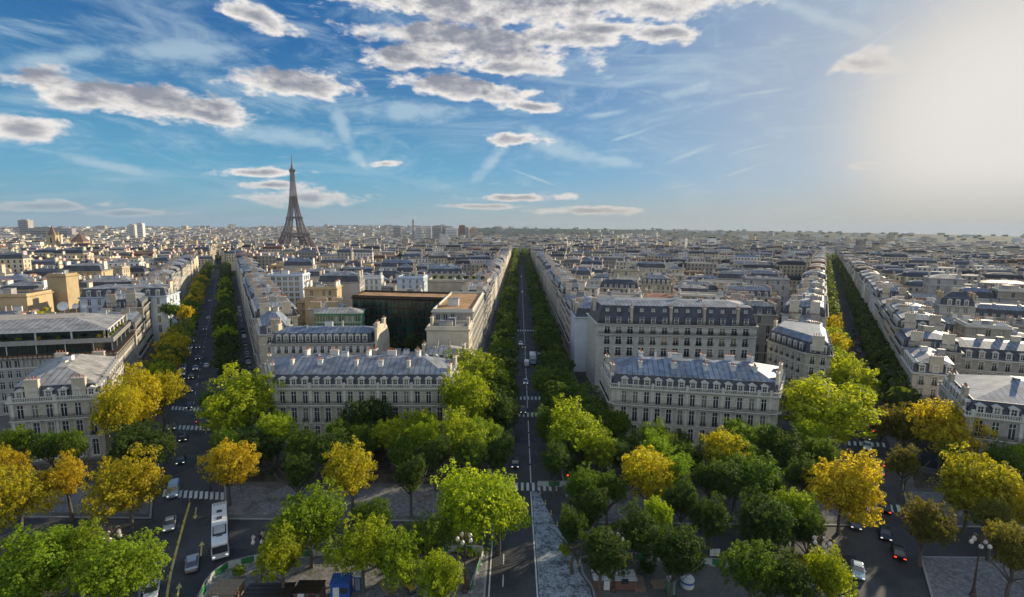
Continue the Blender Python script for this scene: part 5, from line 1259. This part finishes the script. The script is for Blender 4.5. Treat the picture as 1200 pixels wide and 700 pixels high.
# far rows and parks: one mass of foliage
me = bpy.data.meshes.new('distant_trees'); V = []; F = []; r = random.Random(3)
for k in range(900):
    d = 900*(7.5 ** r.random()); a = r.uniform(-46, 46); x, y = d*math.sin(rad(a)), d*math.cos(rad(a))
    if any(inpoly((x, y), q_) for q_, bb in OCC if bb[0] < x < bb[2] and bb[1] < y < bb[3]): continue
    FT.append((x, y, r.uniform(4, 8)+d*.002, 'D'))
for k in range(150): FT.append((-768+r.uniform(-170, 170), 1790+r.uniform(-260, 120), r.uniform(6, 9), 'D'))
for x, y, rr, c in FT:
    zc = gz(x, y)+8.5; n = 130 if y < 900 else 50
    for _ in range(n):
        d = Vector((r.gauss(0, 1), r.gauss(0, 1), r.gauss(0, 1)+.4)).normalized(); p = Vector((x+d.x*rr*r.uniform(.6, 1.1), y+d.y*rr*r.uniform(.6, 1.1), zc+d.z*5*r.uniform(.6, 1.1)))
        nn = (d+Vector((r.gauss(0, .5), r.gauss(0, .5), r.gauss(0, .5)))).normalized(); u = nn.orthogonal().normalized(); w_ = nn.cross(u); s_ = rr*(.24 if n > 100 else .42)
        i0 = len(V); V += [p-u*s_, p-w_*s_*.7, p+u*s_, p+w_*s_*.7]; F.append((i0, i0+1, i0+2, i0+3))
me.from_pydata(V, [], F); me.materials.append(M['leaf'])
o = link('distant_trees', me, kind='stuff', label='dark green far-off avenue trees and parks seen between the roofs', cat='trees'); o.color = (.06, .085, .02, 1)

# ============================================================ vehicles
def loft(mb, st, m=0):
    # stations along y: (y, z0, z1, z2, w_bottom, w_mid, w_top)
    rings = [[(-a, y, z0), (a, y, z0), (b_, y, z1), (c, y, z2), (-c, y, z2), (-b_, y, z1)] for y, z0, z1, z2, a, b_, c in st]
    for A, B in zip(rings, rings[1:]):
        for i in range(6): mb.face([A[i], A[(i+1) % 6], B[(i+1) % 6], B[i]][::-1], m)
    mb.face(rings[0], m); mb.face(rings[-1][::-1], m)
WH = {}
def wheel_meshes(r):
    if r in WH: return WH[r]
    a = MB(); b = MB()
    pts = [(math.cos(2*math.pi*k/14), math.sin(2*math.pi*k/14)) for k in range(14)]
    for x in (-.11, .11):
        a.face([(x, r*p, r*q_) for p, q_ in (pts if x > 0 else pts[::-1])], 0)
        b.face([(x*1.05, r*.62*p, r*.62*q_) for p, q_ in (pts if x > 0 else pts[::-1])], 0)
    for k in range(14):
        p, q_ = pts[k], pts[(k+1) % 14]; a.face([(-.11, r*p[0], r*p[1]), (.11, r*p[0], r*p[1]), (.11, r*q_[0], r*q_[1]), (-.11, r*q_[0], r*q_[1])], 0)
    WH[r] = (a.mesh('tyre', [M['tyre']]), b.mesh('rim', [M['rim']])); return WH[r]
CARM = {}
def car_meshes(kind, colr):
    k = (kind, colr)
    if k in CARM: return CARM[k]
    b = MB(); g = MB(); rf = MB()
    if kind == 'car':
        loft(b, [(-2.12, .42, .62, .68, .70, .78, .70), (-2.0, .26, .66, .80, .80, .86, .76), (-1.2, .24, .72, .93, .84, .90, .80), (-.7, .24, .74, .97, .84, .90, .80), (1.3, .24, .76, 1.0, .84, .90, .78), (1.95, .26, .74, .97, .80, .86, .74), (2.1, .40, .66, .85, .70, .78, .68)])
        loft(g, [(-1.05, .94, .95, .96, .76, .76, .75), (-.35, .94, 1.2, 1.38, .77, .72, .60), (.9, .94, 1.2, 1.40, .77, .72, .60), (1.75, .94, .96, .99, .74, .74, .70)])
        loft(rf, [(-.34, 1.36, 1.40, 1.42, .60, .60, .54), (.2, 1.39, 1.44, 1.47, .62, .61, .56), (.92, 1.38, 1.42, 1.44, .60, .60, .54)])
        for x in (-.9, .9): b.box((x*1.03, -.6, .98), (.16, .12, .12), 0, 0)
        Lh, Wd = 2.08, .62; wb = (-1.32, 1.32); wr = .32; zl = .64
    else:
        loft(b, [(-2.5, .42, .8, .95, .80, .9, .8), (-2.35, .3, .9, 1.1, .9, .97, .85), (-1.6, .28, 1.0, 1.25, .93, .99, .88), (-.9, .28, 1.3, 2.05, .94, .98, .80), (2.3, .28, 1.4, 2.12, .94, .98, .84), (2.5, .4, 1.4, 2.0, .9, .95, .8)])
        loft(g, [(-1.62, 1.2, 1.24, 1.27, .86, .86, .82), (-.98, 1.35, 1.7, 2.0, .9, .86, .76)])
        for x in (-1, 1): g.box((x*.925, -.35, 1.62), (.06, 1.0, .5), 0, 0)
        rf.box((0, .8, 2.14), (1.5, 2.8, .05), 0, 0)
        Lh, Wd = 2.47, .72; wb = (-1.6, 1.6); wr = .35; zl = .8
    CARM[k] = (b.mesh('body', [M['car_'+colr]], smooth=False), g.mesh('cabin_glass', [M['glass']]), rf.mesh('roof', [M['car_'+colr]]), Lh, Wd, wb, wr, zl); return CARM[k]
hl = MB(); hl.box((0, 0, 0), (.34, .10, .15)); HLM = hl.mesh('headlight', [M['head']]); tl = MB(); tl.box((0, 0, 0), (.34, .10, .13)); TLM = tl.mesh('taillight', [M['tail']]); TLO = tl.mesh('taillight', [M['tail_on']])
def vehicle(x, y, kind, colr, rz, label, group, parts=True, lit=False):
    b, g, rf, Lh, Wd, wb, wr, zl = car_meshes(kind, colr)
    root = thing('parked_car' if group.startswith('parked') else kind, label, kind, (x, y, .15 if 'service' in label else .016), rz, group)
    link('body', b, root); link('windows', g, root); link('roof', rf, root)
    if parts:
        t, rm = wheel_meshes(wr)
        for sx in (-1, 1):
            for yy in wb: o = link('wheel', t, root, (sx*.80, yy, wr)); link('rim', rm, o)
            link('headlight', HLM, root, (sx*Wd, -Lh, zl)); link('taillight', TLO if lit else TLM, root, (sx*Wd, Lh, zl+.06))
    return root
def bike(x, y, rz, label, lit=True):
    root = thing('scooter', label, 'scooter', (x, y, .016), rz, 'motor scooters in traffic')
    t, rm = wheel_meshes(.28)
    for yy in (-.65, .65): o = link('wheel', t, root, (0, yy, .28)); link('rim', rm, o)
    mb = MB(); loft(mb, [(-.75, .35, .7, .95, .1, .14, .1), (-.4, .25, .35, .4, .18, .2, .18), (.1, .25, .5, .78, .16, .18, .14), (.8, .4, .65, .8, .12, .16, .12)]); mb.bar((-.32, -.55, 1.0), (.32, -.55, 1.0), .05, 0, 5)
    link('body', mb.mesh('body', [M['car_black']]), root); link('taillight', TLO if lit else TLM, root, (0, .84, .62), scale=(.6, 1, 1))
    return root
CARS = [(-51.1, 65.8, 'car', 'white'), (-49.1, 71.8, 'car', 'silver'), (-59.6, 82.2, 'car', 'silver'), (-66.3, 93.2, 'van', 'lightblue'), (-73.8, 106.9, 'car', 'black'), (-81.1, 119.0, 'car', 'black'), (-84.4, 118.9, 'car', 'black'), (-88.5, 126.0, 'car', 'grey'), (-93.9, 141.5, 'car', 'black'), (-103.1, 156.4, 'car', 'black'), (-111.8, 170.6, 'car', 'black'), (-117.1, 181.5, 'car', 'silver'), (-121.7, 181.3, 'van', 'white'), (-114.0, 169.4, 'car', 'grey'), (-115.2, 185.1, 'car', 'white'), (-125.4, 196.4, 'car', 'black'), (-134.4, 204.6, 'van', 'white'), (-137.2, 215.5, 'car', 'black'), (-158.4, 255.4, 'car', 'black'), (-184.9, 287.6, 'car', 'black'), (-176.3, 288.1, 'car', 'black'), (-217.0, 358.0, 'car', 'black'), (1.1, 107.0, 'car', 'black'), (6.0, 192.5, 'van', 'white'), (5.0, 168.6, 'car', 'silver'), (5.6, 222.1, 'car', 'black'), (4.2, 229.0, 'car', 'white'), (3.6, 140.8, 'car', 'black'), (11.8, 240.7, 'car', 'grey'), (8.7, 429.5, 'car', 'white'), (10.9, 400.9, 'car', 'grey'), (10.6, 578.7, 'car', 'white'), (81.3, 105.1, 'car', 'white'), (84.5, 109.3, 'car', 'grey'), (71.5, 90.0, 'car', 'black'), (62.4, 84.7, 'car', 'grey'), (65.4, 81.6, 'car', 'black'), (63.8, 76.4, 'car', 'black'), (54.0, 71.8, 'car', 'lightblue'), (87.8, 118.2, 'car', 'white'), (91.6, 124.0, 'car', 'black'), (97.4, 128.7, 'car', 'grey'), (101.1, 136.2, 'car', 'grey'), (119.7, 167.7, 'car', 'white'), (86.2, 111.1, 'bike', 'black'), (-84.5, 129.7, 'bike', 'black'), (-107.8, 189.2, 'car', 'grey'), (-127.2, 217.6, 'car', 'grey'), (-153.9, 267.7, 'car', 'black'), (126.1, 180.4, 'car', 'black')]
cc_ = {}
for i, (x, y, kind, colr) in enumerate(sorted(CARS, key=lambda t_: math.hypot(t_[0], t_[1]))):
    a = min(AV, key=lambda a_: abs(avx(a_, y)-x)); k = AV[a][1]; away = (x > avx(a, y, .2)); hd = -math.atan(k)
    if a == 'left' and y < 70: away = False
    rz = hd if not away else hd+math.pi       # body front is local -y, so rz = 0 faces the camera
    cc_[a] = cc_.get(a, 0)+1
    if kind == 'bike': bike(x, y, rz, f'dark scooter with rider-less seat, near crossing on the {a} avenue'); continue
    lab = {'lightblue': 'light blue'}.get(colr, colr)
    vehicle(x, y, kind, colr, rz, f'{lab} {kind} driving {"away" if away else "towards the square"}, {ordi(cc_[a])} vehicle up the {a} avenue', 'traffic on the avenues', lit=away and (a == 'right' or i % 3 == 0))
# kerbside parking, seen between the trees
pk = {}
for a, off, y0, y1, st in (('left', 11.6, 160, 330, 7.0), ('left', 18.0, 160, 320, 6.6), ('left', -6.3, 145, 260, 12), ('central', -5.9, 150, 420, 11), ('central', 6.0, 165, 420, 13), ('right', -4.2, 130, 300, 13), ('right', 4.6, 140, 260, 15)):
    y = y0
    while y < y1:
        y += st*R.uniform(.8, 1.5); c = R.choice(['black', 'grey', 'white', 'silver', 'black', 'grey']); x = avx(a, y, off)
        if any(abs(x-q_[0]) < 2.4 and abs(y-q_[1]) < 5.5 for q_ in CARS): continue
        pk[(a, off)] = pk.get((a, off), 0)+1
        vehicle(x, y, 'car', c, -math.atan(AV[a][1])+(math.pi if off > 0 else 0), f'{c} parked car, {ordi(pk[(a, off)])} along the {"house side of the service lane" if off > 15 else "tree side of the service lane" if off > 10 else "right kerb" if off > 0 else "left kerb"}, {a} avenue', 'parked cars along the avenues', parts=y < 230)
# delivery lorry up the central avenue
def lorry(x, y, rz, label, name='delivery_lorry', Lb=6.5):
    root = thing(name, label, 'lorry', (x, y, .016), rz)
    mb = MB(); mb.box((0, Lb/2-1.2, 2.05), (2.4, Lb, 2.7)); link('cargo_box', mb.mesh('cargo_box', [M['car_white']]), root)
    mb = MB(); loft(mb, [(-3.4, .5, 1.2, 1.5, 1.05, 1.1, 1.0), (-3.2, .45, 1.4, 2.5, 1.1, 1.15, 1.0), (-1.45, .45, 1.4, 2.6, 1.1, 1.15, 1.05)]); link('cab', mb.mesh('cab', [M['car_lightblue']]), root)
    mb = MB(); mb.box((0, -3.27, 1.9), (1.9, .16, .75)); link('windscreen', mb.mesh('windscreen', [M['glass']]), root)
    t, rm = wheel_meshes(.45)
    for sx in (-1, 1):
        for yy in (-2.5, Lb-3): o = link('wheel', t, root, (sx*1.05, yy, .45)); link('rim', rm, o)
lorry(8.6, 196, 0, 'white box lorry with light blue cab in mid central avenue')
# coach at the left: white roof with hatches
root = thing('coach', 'long white coach with roof hatches waiting beside the trees', 'coach', (-49.0, 79.2, .016), math.atan2(8.2, 14.1)*1.0)
mb = MB(); Lc = 6.9
loft(mb, [(-Lc, .4, 1.5, 2.7, 1.15, 1.22, 1.05), (-Lc+.35, .3, 1.5, 3.05, 1.2, 1.26, 1.12), (Lc-.3, .3, 1.5, 3.1, 1.2, 1.26, 1.12), (Lc, .45, 1.5, 2.9, 1.15, 1.22, 1.05)])
link('body', mb.mesh('body', [M['car_white']]), root)
mb = MB()
for sx in (-1, 1): mb.box((sx*1.215, 0, 2.05), (.10, Lc*2-1.6, .85))
mb.box((0, -Lc+.05, 1.9), (2.1, .3, 1.15)); mb.box((0, Lc-.06, 2.1), (1.9, .2, .8)); link('windows', mb.mesh('windows', [M['glass']]), root)
for y, s_ in ((-Lc+2.3, .8), (.8, .8), (3.2, .8)):
    mb = MB(); mb.box((0, 0, .06), (s_, s_, .14)); link('roof_hatch', mb.mesh('roof_hatch', [M['car_grey']]), root, (0, y, 3.08))
mb = MB(); mb.box((0, 0, .1), (1.9, 2.8, .22)); mb.box((0, 0, .22), (1.6, 2.4, .05), 0, 1); link('air_conditioner', mb.mesh('air_conditioner', [M['car_black'], M['grey']]), root, (0, -3.2, 3.06))
mb = MB()
for k in range(4): mb.box((-.75+.5*k, Lc-.8, 3.12), (.3, 1.0, .06))
link('roof_rack', mb.mesh('roof_rack', [M['car_silver']]), root)
t, rm = wheel_meshes(.48)
for sx in (-1, 1):
    for yy in (-4.3, 3.2, 4.6): o = link('wheel', t, root, (sx*1.14, yy, .48)); link('rim', rm, o)
    link('headlight', HLM, root, (sx*.9, -Lc-.02, .8)); link('taillight', TLM, root, (sx*.95, Lc+.02, 1.1)); mb = MB(); mb.bar((0, 0, 0), (sx*.35, -.25, -.1), .05); mb.box((sx*.38, -.27, -.3), (.12, .2, .4)); link('mirror', mb.mesh('mirror', [M['car_black']]), root, (sx*1.1, -Lc+.1, 2.6))

# ============================================================ street furniture
def candelabra(x, y, label, nA=5):
    root = thing('street_lamp', label, 'street lamp', (x, y, .13), R.uniform(0, 1), 'ornate candelabra lamps of the square')
    mb = MB(); mb.lathe([(.42, 0), (.42, .3), (.28, .5), (.24, 1.3), (.16, 1.5), (.12, 4), (.14, 4.15), (.09, 4.3), (.07, 8.4), (.14, 8.5), (.05, 9.6), (.01, 10)], 0, 10); link('post', mb.mesh('post', [M['bronzelamp']]), root)
    for k in range(nA):
        a = 2*math.pi*k/nA; mb = MB(); pts = []
        for i in range(11):
            t_ = i/10*math.pi*1.5; rr = .62; pts.append((.1+rr-rr*math.cos(t_), 0, 8.3+rr*math.sin(t_)*1.1+.15*t_))
        mb.tube(pts, [.045]*11, 0, 5); o = link('arm', mb.mesh('arm', [M['bronzelamp']]), root, rz=a)
        mb = MB(); mb.lathe([(.05, -.34), (.24, -.24), (.30, 0), (.22, .2), (.10, .30), (.02, .4)], 0, 10); link('lantern', mb.mesh('lantern', [M['lantern']]), o, (1.02, 0, 7.85+.5))
for x, y, lab in ((-6.4, 66.7, 'ornate multi-globe street lamp left of the central avenue'), (-35.4, 66.2, 'ornate multi-globe street lamp right of the coach'), (-56.6, 66.5, 'ornate multi-globe street lamp among the bottom-left trees'),
                  (15.2, 67.2, 'ornate multi-globe street lamp right of the dusty roadway'), (44.6, 66.8, 'ornate multi-globe street lamp left of the right avenue'), (67.4, 66.9, 'ornate multi-globe street lamp at bottom right corner')):
    candelabra(x, y, lab)
# plain double lamp posts along the avenues
def post_lamp(x, y, rz, label):
    root = thing('lamp_post', label, 'lamp post', (x, y, .13), rz, 'plain lamp posts along the avenues')
    mb = MB(); mb.tube([(0, 0, 0), (0, 0, 7.4), (.9, 0, 8.0)], [.11, .07, .05], 0, 6); link('post', mb.mesh('post', [M['car_grey']]), root)
    mb = MB(); mb.box((1.2, 0, 8.02), (.8, .28, .14)); link('lamp_head', mb.mesh('lamp_head', [M['grey']]), root)
for a, ol, orr in (('left', -8.6, 8.2), ('central', -8., 8.), ('right', -6, 6.6)):
    for i in range(7):
        y = 118+i*27
        post_lamp(avx(a, y, ol), y, 0, f'grey lamp post, {ordi(i+1)} back on the left kerb of the {a} avenue'); post_lamp(avx(a, y+9, orr), y+9, math.pi, f'grey lamp post, {ordi(i+1)} back on the right kerb of the {a} avenue')
def signal(x, y, colm, label):
    root = thing('traffic_light', label, 'traffic light', (x, y, .13), 0, 'traffic lights at the crossings')
    mb = MB(); mb.bar((0, 0, 0), (0, 0, 3.2), .12, 0, 7); link('post', mb.mesh('post', [M['car_grey']]), root)
    mb = MB(); mb.box((0, 0, 3.0), (.34, .26, .95)); mb.box((0, -.16, 3.5), (.44, .12, .06)); link('housing', mb.mesh('housing', [M['iron']]), root)
    mb = MB(); mb.lathe([(.01, -.13), (.12, -.10), (.13, 0), (.12, .1), (.01, .13)], 0, 8); link('lens', mb.mesh('lens', [M[colm]]), root, (0, -.15, 3.28 if colm == 'lit_red' else 2.72))
signal(105, 144, 'lit_green', 'traffic light showing green on the right avenue'); signal(-9.5+3, 262, 'lit_green', 'traffic light showing green far down the central avenue')
signal(-53.4, 94, 'lit_red', 'traffic light showing red at the left avenue crossing'); signal(11.6, 96, 'lit_red', 'traffic light at the near crossing of the central avenue')
# floodlight mast beside the right avenue
root = thing('floodlight_mast', 'pale floodlight panel on a mast beside the right avenue', 'floodlight', (77.3, 93, .13), .2)
mb = MB(); mb.bar((0, 0, 0), (0, 0, 7), .2, 0, 7); link('mast', mb.mesh('mast', [M['car_grey']]), root)
for x in (-.9, .9): mb = MB(); mb.box((0, 0, 0), (1.5, .25, 1.1)); mb.box((0, -.14, 0), (1.3, .05, .9), 0, 1); link('panel', mb.mesh('panel', [M['grey'], M['frame']]), root, (x, -.1, 7.3))
# green and white hoarding panels round the works
hb = MB(); hb.box((0, 0, .62), (2.16, .07, 1.05), 0, 0); hb.box((0, 0, 1.17), (2.2, .11, .06), 0, 1)
for x in (-.9, .9): hb.box((x, 0, .06), (.5, .6, .12), 0, 1)
HBM = {c: hb.mesh('barrier', [M['hoard'+c], M['grey']]) for c in 'gw'}
def hoarding(pts, grp, side, z=.13):
    n = 0; carry = 0
    for p, q_ in zip(pts, pts[1:]):
        L = math.dist(p, q_); k = max(1, round(L/2.2)); g_ = math.atan2(q_[1]-p[1], q_[0]-p[0])
        for i in range(k):
            f = (i+.5)/k; n += 1; c = 'gw'[n % 2]
            link('construction_barrier', HBM[c], None, (lerp(p[0], q_[0], f), lerp(p[1], q_[1], f), z), g_, f'{"green" if c == "g" else "white"} hoarding panel, {ordi(n)} along the {side}', 'barrier', grp, scale=(L/k/2.2, 1, 1))
hoarding([(-42.4, 59), (-43.0, 63), (-44.1, 67), (-44.1, 69.3), (-43.2, 71.2), (-40, 72.8), (-34, 73.9), (-27, 74.9), (-18, 75.5), (-12, 75.8), (-8, 75.9), (-4.3, 75.6)], 'hoarding left of the central avenue', 'works fence left of the central avenue')
hoarding([(-4.2, 75), (-5.6, 66.5)], 'hoarding left of the central avenue', 'short return beside the central kerb')
hoarding([(13.5, 74.8), (22, 74.2), (30, 73.6), (36, 72.4)], 'hoarding right of the central avenue', 'works fence right of the central avenue')
hoarding([(-4.1+9.8, 97.6), (17, 97.9)], 'hoarding by the near crossing', 'fence at the near central crossing', z=.02)
# small posts down the edge of the dusty surface
for i in range(7):
    f = i/6; mb = MB(); mb.lathe([(.22, 0), (.2, .08), (.09, .1), (.07, .85), (.02, .9)], 0, 8); mb.lathe([(.085, .45), (.08, .62)], 1, 8)
    link('bollard', mb.mesh('bollard', [M['ypaint'], M['frame']]), None, (lerp(6.0, 11.0, f), lerp(94.5, 73, f), .016), 0, f'slim yellow bollard, {ordi(i+1)} from the crossing along the dusty surface', 'bollard', 'bollards beside the dusty surface')
for i in range(11):
    f = i/10*5; k = min(int(f), 4); f -= k; p, q_ = YL[k], YL[k+1]; mb = MB(); mb.lathe([(.2, 0), (.07, .1), (.06, .8), (.02, .84)], 0, 8)
    link('bollard', mb.mesh('bollard', [M['yellow']]), None, (lerp(p[0], q_[0], f), lerp(p[1], q_[1], f), .028), 0, f'yellow lane marker post, {ordi(i+1)} from the bottom on the left avenue divider', 'lane marker', 'lane markers on the yellow line')
# site things
def cabin(x, y, rz, s_, m, roofm, label, name='site_cabin', door=True):
    root = thing(name, label, 'cabin', (x, y, .13), rz)
    mb = MB(); mb.box((0, 0, s_[2]/2+.1), s_, 0, 0)
    for k in range(int(s_[0]/.5)): mb.box((-s_[0]/2+.25+.5*k, -s_[1]/2-.02, s_[2]/2+.1), (.12, .05, s_[2]-.2), 0, 0)
    link('wall', mb.mesh('wall', [M[m]]), root)
    mb = MB(); mb.box((0, 0, s_[2]+.18), (s_[0]+.2, s_[1]+.2, .14), 0, 0)
    for k in range(3): mb.box((0, -s_[1]/2+s_[1]*(k+.5)/3, s_[2]+.29), (s_[0]+.1, .08, .08), 0, 0)
    link('roof', mb.mesh('roof', [M[roofm]]), root)
    mb = MB(); mb.box((-s_[0]*.2, -s_[1]/2-.07, 1.1), (.85, .06, 1.95), 0, 0); link('door', mb.mesh('door', [M['frame']]), root)
    mb = MB(); mb.box((s_[0]*.22, -s_[1]/2-.07, 1.5), (1.0, .06, .8), 0, 0); link('window', mb.mesh('window', [M['glass']]), root)
cabin(-23.9, 65.8, .1, (2.6, 2.2, 2.4), 'blue', 'blue', 'blue steel site cabin beside the dark container')
cabin(-33.2, 63.6, .05, (6.2, 2.6, 2.2), 'bronze', 'bronze', 'long black site container under the yellow-green tree')
cabin(-28.0, 64.6, .02, (3.6, 2.4, 2.0), 'rust', 'bronze', 'low brown site container left of the blue cabin')
cabin(-39.4, 64.2, .0, (3.6, 2.8, 2.2), 'wood', 'wood', 'timber-clad site hut with plank roof near the coach')
cabin(15.5, 68.4, .0, (6.2, 2.2, 1.5), 'rust', 'hoardw', 'long white-topped skip cabin with red-brown base right of the roadway')
def stack(x, y, rz, n, L, m, label):
    root = thing('plank_stack', label, 'planks', (x, y, .13), rz)
    for k in range(n):
        mb = MB(); w_ = .28; mb.box((0, 0, 0), (L*R.uniform(.9, 1), w_*.9, .09))
        link('plank', mb.mesh('plank', [M[m]]), root, (R.uniform(-.1, .1), (k % 5-2)*w_*1.15, .05+.11*(k//5)), R.uniform(-.04, .04))
stack(-17.8, 67.4, -.9, 20, 3.6, 'wood', 'stack of weathered planks right of the blue cabin'); stack(19.3, 68.6, 1.45, 20, 3.4, 'wood', 'upright pile of beige planks right of the roadway')
stack(-9.6, 67.2, .05, 15, 3.4, 'wood', 'pinkish board pile beside the lamp left of the roadway'); stack(22.4, 68.6, .1, 15, 2.6, 'wood', 'board pile between the cabins at bottom right'); stack(-13.4, 70.6, .2, 10, 2.6, 'wood', 'short board pile beneath the yellow tree')
# small yellow roller and round tank, portable toilets
root = thing('road_roller', 'small yellow road roller among the site materials', 'roller', (-14.4, 66.9, .13), .6)
for yy in (-.75, .75):
    mb = MB(); pts = [(math.cos(2*math.pi*k/14)*.42, math.sin(2*math.pi*k/14)*.42) for k in range(14)]
    for k in range(14): p, q_ = pts[k], pts[(k+1) % 14]; mb.face([(-.5, yy+p[0], .42+p[1]), (.5, yy+p[0], .42+p[1]), (.5, yy+q_[0], .42+q_[1]), (-.5, yy+q_[0], .42+q_[1])])
    for x in (-.5, .5): mb.face([(x, yy+p[0], .42+p[1]) for p in pts])
    link('drum', mb.mesh('drum', [M['car_grey']]), root)
mb = MB(); loft(mb, [(-1.1, .75, .95, 1.1, .4, .45, .35), (-.2, .7, 1.0, 1.25, .45, .5, .4), (.2, .7, .85, .9, .45, .5, .45), (1.1, .7, .95, 1.1, .4, .45, .38)]); link('body', mb.mesh('body', [M['yellow']]), root)
mb = MB(); mb.bar((-.42, .35, .9), (-.42, .35, 2.1), .06); mb.bar((.42, .35, .9), (.42, .35, 2.1), .06); mb.bar((-.42, .35, 2.1), (.42, .35, 2.1), .06); mb.box((0, .3, 1.15), (.5, .45, .3)); link('roll_bar', mb.mesh('roll_bar', [M['iron']]), root)
root = thing('water_tank', 'round white and blue tank at the bottom right works', 'tank', (26.4, 68.4, .13), 0)
mb = MB(); mb.lathe([(.9, 0), (1.0, .1), (1.0, 1.3), (.8, 1.5), (.3, 1.62), (.25, 1.75), (.05, 1.78)], 0, 16); link('body', mb.mesh('body', [M['white']]), root); mb = MB(); mb.lathe([(1.03, .8), (1.03, 1.05)], 0, 16); link('band', mb.mesh('band', [M['blue']]), root)
for i, (x, y, m, lab) in enumerate(((-21.9, 67.2, 'blue', 'narrow blue toilet booth right of the blue cabin'), (-11.6, 65.6, 'green', 'green toilet booth beneath the bright yellow tree, left one'), (-10.2, 65.6, 'green', 'green toilet booth beneath the bright yellow tree, right one'), (23.5, 67, 'green', 'small bright green booth at the bottom right works'))):
    root = thing('toilet_booth', lab, 'booth', (x, y, .13), 0); mb = MB(); mb.box((0, 0, 1.1), (1.05, 1.05, 2.2)); link('wall', mb.mesh('wall', [M[m]]), root)
    mb = MB(); mb.box((0, 0, 2.28), (1.15, 1.15, .16), 0, 0, taper=.75); link('roof', mb.mesh('roof', [M['white']]), root); mb = MB(); mb.box((0, -.55, 1.05), (.7, .05, 1.85)); link('door', mb.mesh('door', [M['grey']]), root)
for i, (x, y, lab) in enumerate(((-37.9, 72.9, 'pair of white notice panels above the curved hoarding'), (-13.6, 75.0, 'white notice board among the trees left of the central avenue'), (32.6, 73.9, 'white notice board above the right hoarding'))):
    root = thing('notice_board', lab, 'notice board', (x, y, .13), .05)
    mb = MB(); mb.bar((-.6, 0, 0), (-.6, 0, 2.4), .07); mb.bar((.6, 0, 0), (.6, 0, 2.4), .07); link('posts', mb.mesh('posts', [M['car_grey']]), root)
    for sx in (-.42, .42): mb = MB(); mb.box((0, 0, 0), (.78, .05, 1.2)); link('panel', mb.mesh('panel', [M['frame']]), root, (sx, -.05, 1.75))

# ============================================================ people
def person(x, y, rz, top, label, stride=.25):
    V = [(0, 0, .95), (0, 0, 1.15), (0, 0, 1.40), (0, 0, 1.52), (0, -.02, 1.62), (0, -.02, 1.74), (.17, 0, 1.40), (.23, .05, 1.15), (.22, -.06, .92), (-.17, 0, 1.40), (-.23, -.05, 1.15), (-.22, .06, .92),
         (.09, 0, .90), (.10, -stride*.5, .50), (.10, -stride*.6, .09), (.10, -stride*.6-.16, .04), (-.09, 0, .90), (-.10, stride*.4, .50), (-.10, stride*.9, .10), (-.10, stride*.9-.14, .04)]
    E_ = [(0, 1), (1, 2), (2, 3), (3, 4), (4, 5), (2, 6), (6, 7), (7, 8), (2, 9), (9, 10), (10, 11), (0, 12), (12, 13), (13, 14), (14, 15), (0, 16), (16, 17), (17, 18), (18, 19)]
    rr = [.14, .13, .15, .055, .09, .085, .07, .05, .04, .07, .05, .04, .09, .065, .045, .04, .09, .065, .045, .04]
    me = bpy.data.meshes.new('person'); me.from_pydata(V, E_, []); o = bpy.data.objects.new('person', me); COL.objects.link(o)
    o.modifiers.new('skin', 'SKIN')
    for i, s_ in enumerate(me.skin_vertices[0].data): s_.radius = (rr[i], rr[i]*.85); s_.use_root = (i == 0)
    me.materials.append(M[top]); sb = o.modifiers.new('sub', 'SUBSURF'); sb.levels = sb.render_levels = 1
    o.location = (x, y, .14); o.rotation_euler = (0, 0, rz); o['label'] = label; o['category'] = 'person'
    mb = MB(); mb.lathe([(.06, -.02), (.105, .03), (.10, .09), (.04, .13)], 0, 10); link('hair', mb.mesh('hair', [M['hair']]), o, (0, 0, 1.68))
person(-86.5, 87.5, .6, 'cloth_w', 'person in pale clothes walking on the gravel at far left'); person(-58.8, 93.0, 1.6, 'cloth_d', 'person in dark clothes crossing the left avenue'); person(93.8, 121.5, -1.2, 'cloth_d', 'person in dark clothes at the right avenue crossing')

# ============================================================ air
mb = MB(); mb.box((0, 6000, 145), (32000, 21000, 400))
hm = bpy.data.materials.new('haze_air'); hm.use_nodes = True; t = NT(hm.node_tree); t.n.clear(); o_ = t.new('ShaderNodeOutputMaterial'); pv = t.new('ShaderNodeVolumePrincipled')
pv.inputs['Color'].default_value = (.48, .58, .74, 1); pv.inputs['Density'].default_value = HAZE_DENSITY; pv.inputs['Anisotropy'].default_value = .1; t.l.new(pv.outputs[0], o_.inputs['Volume'])
link('haze', mb.mesh('haze', [hm], uv=False), kind='stuff')
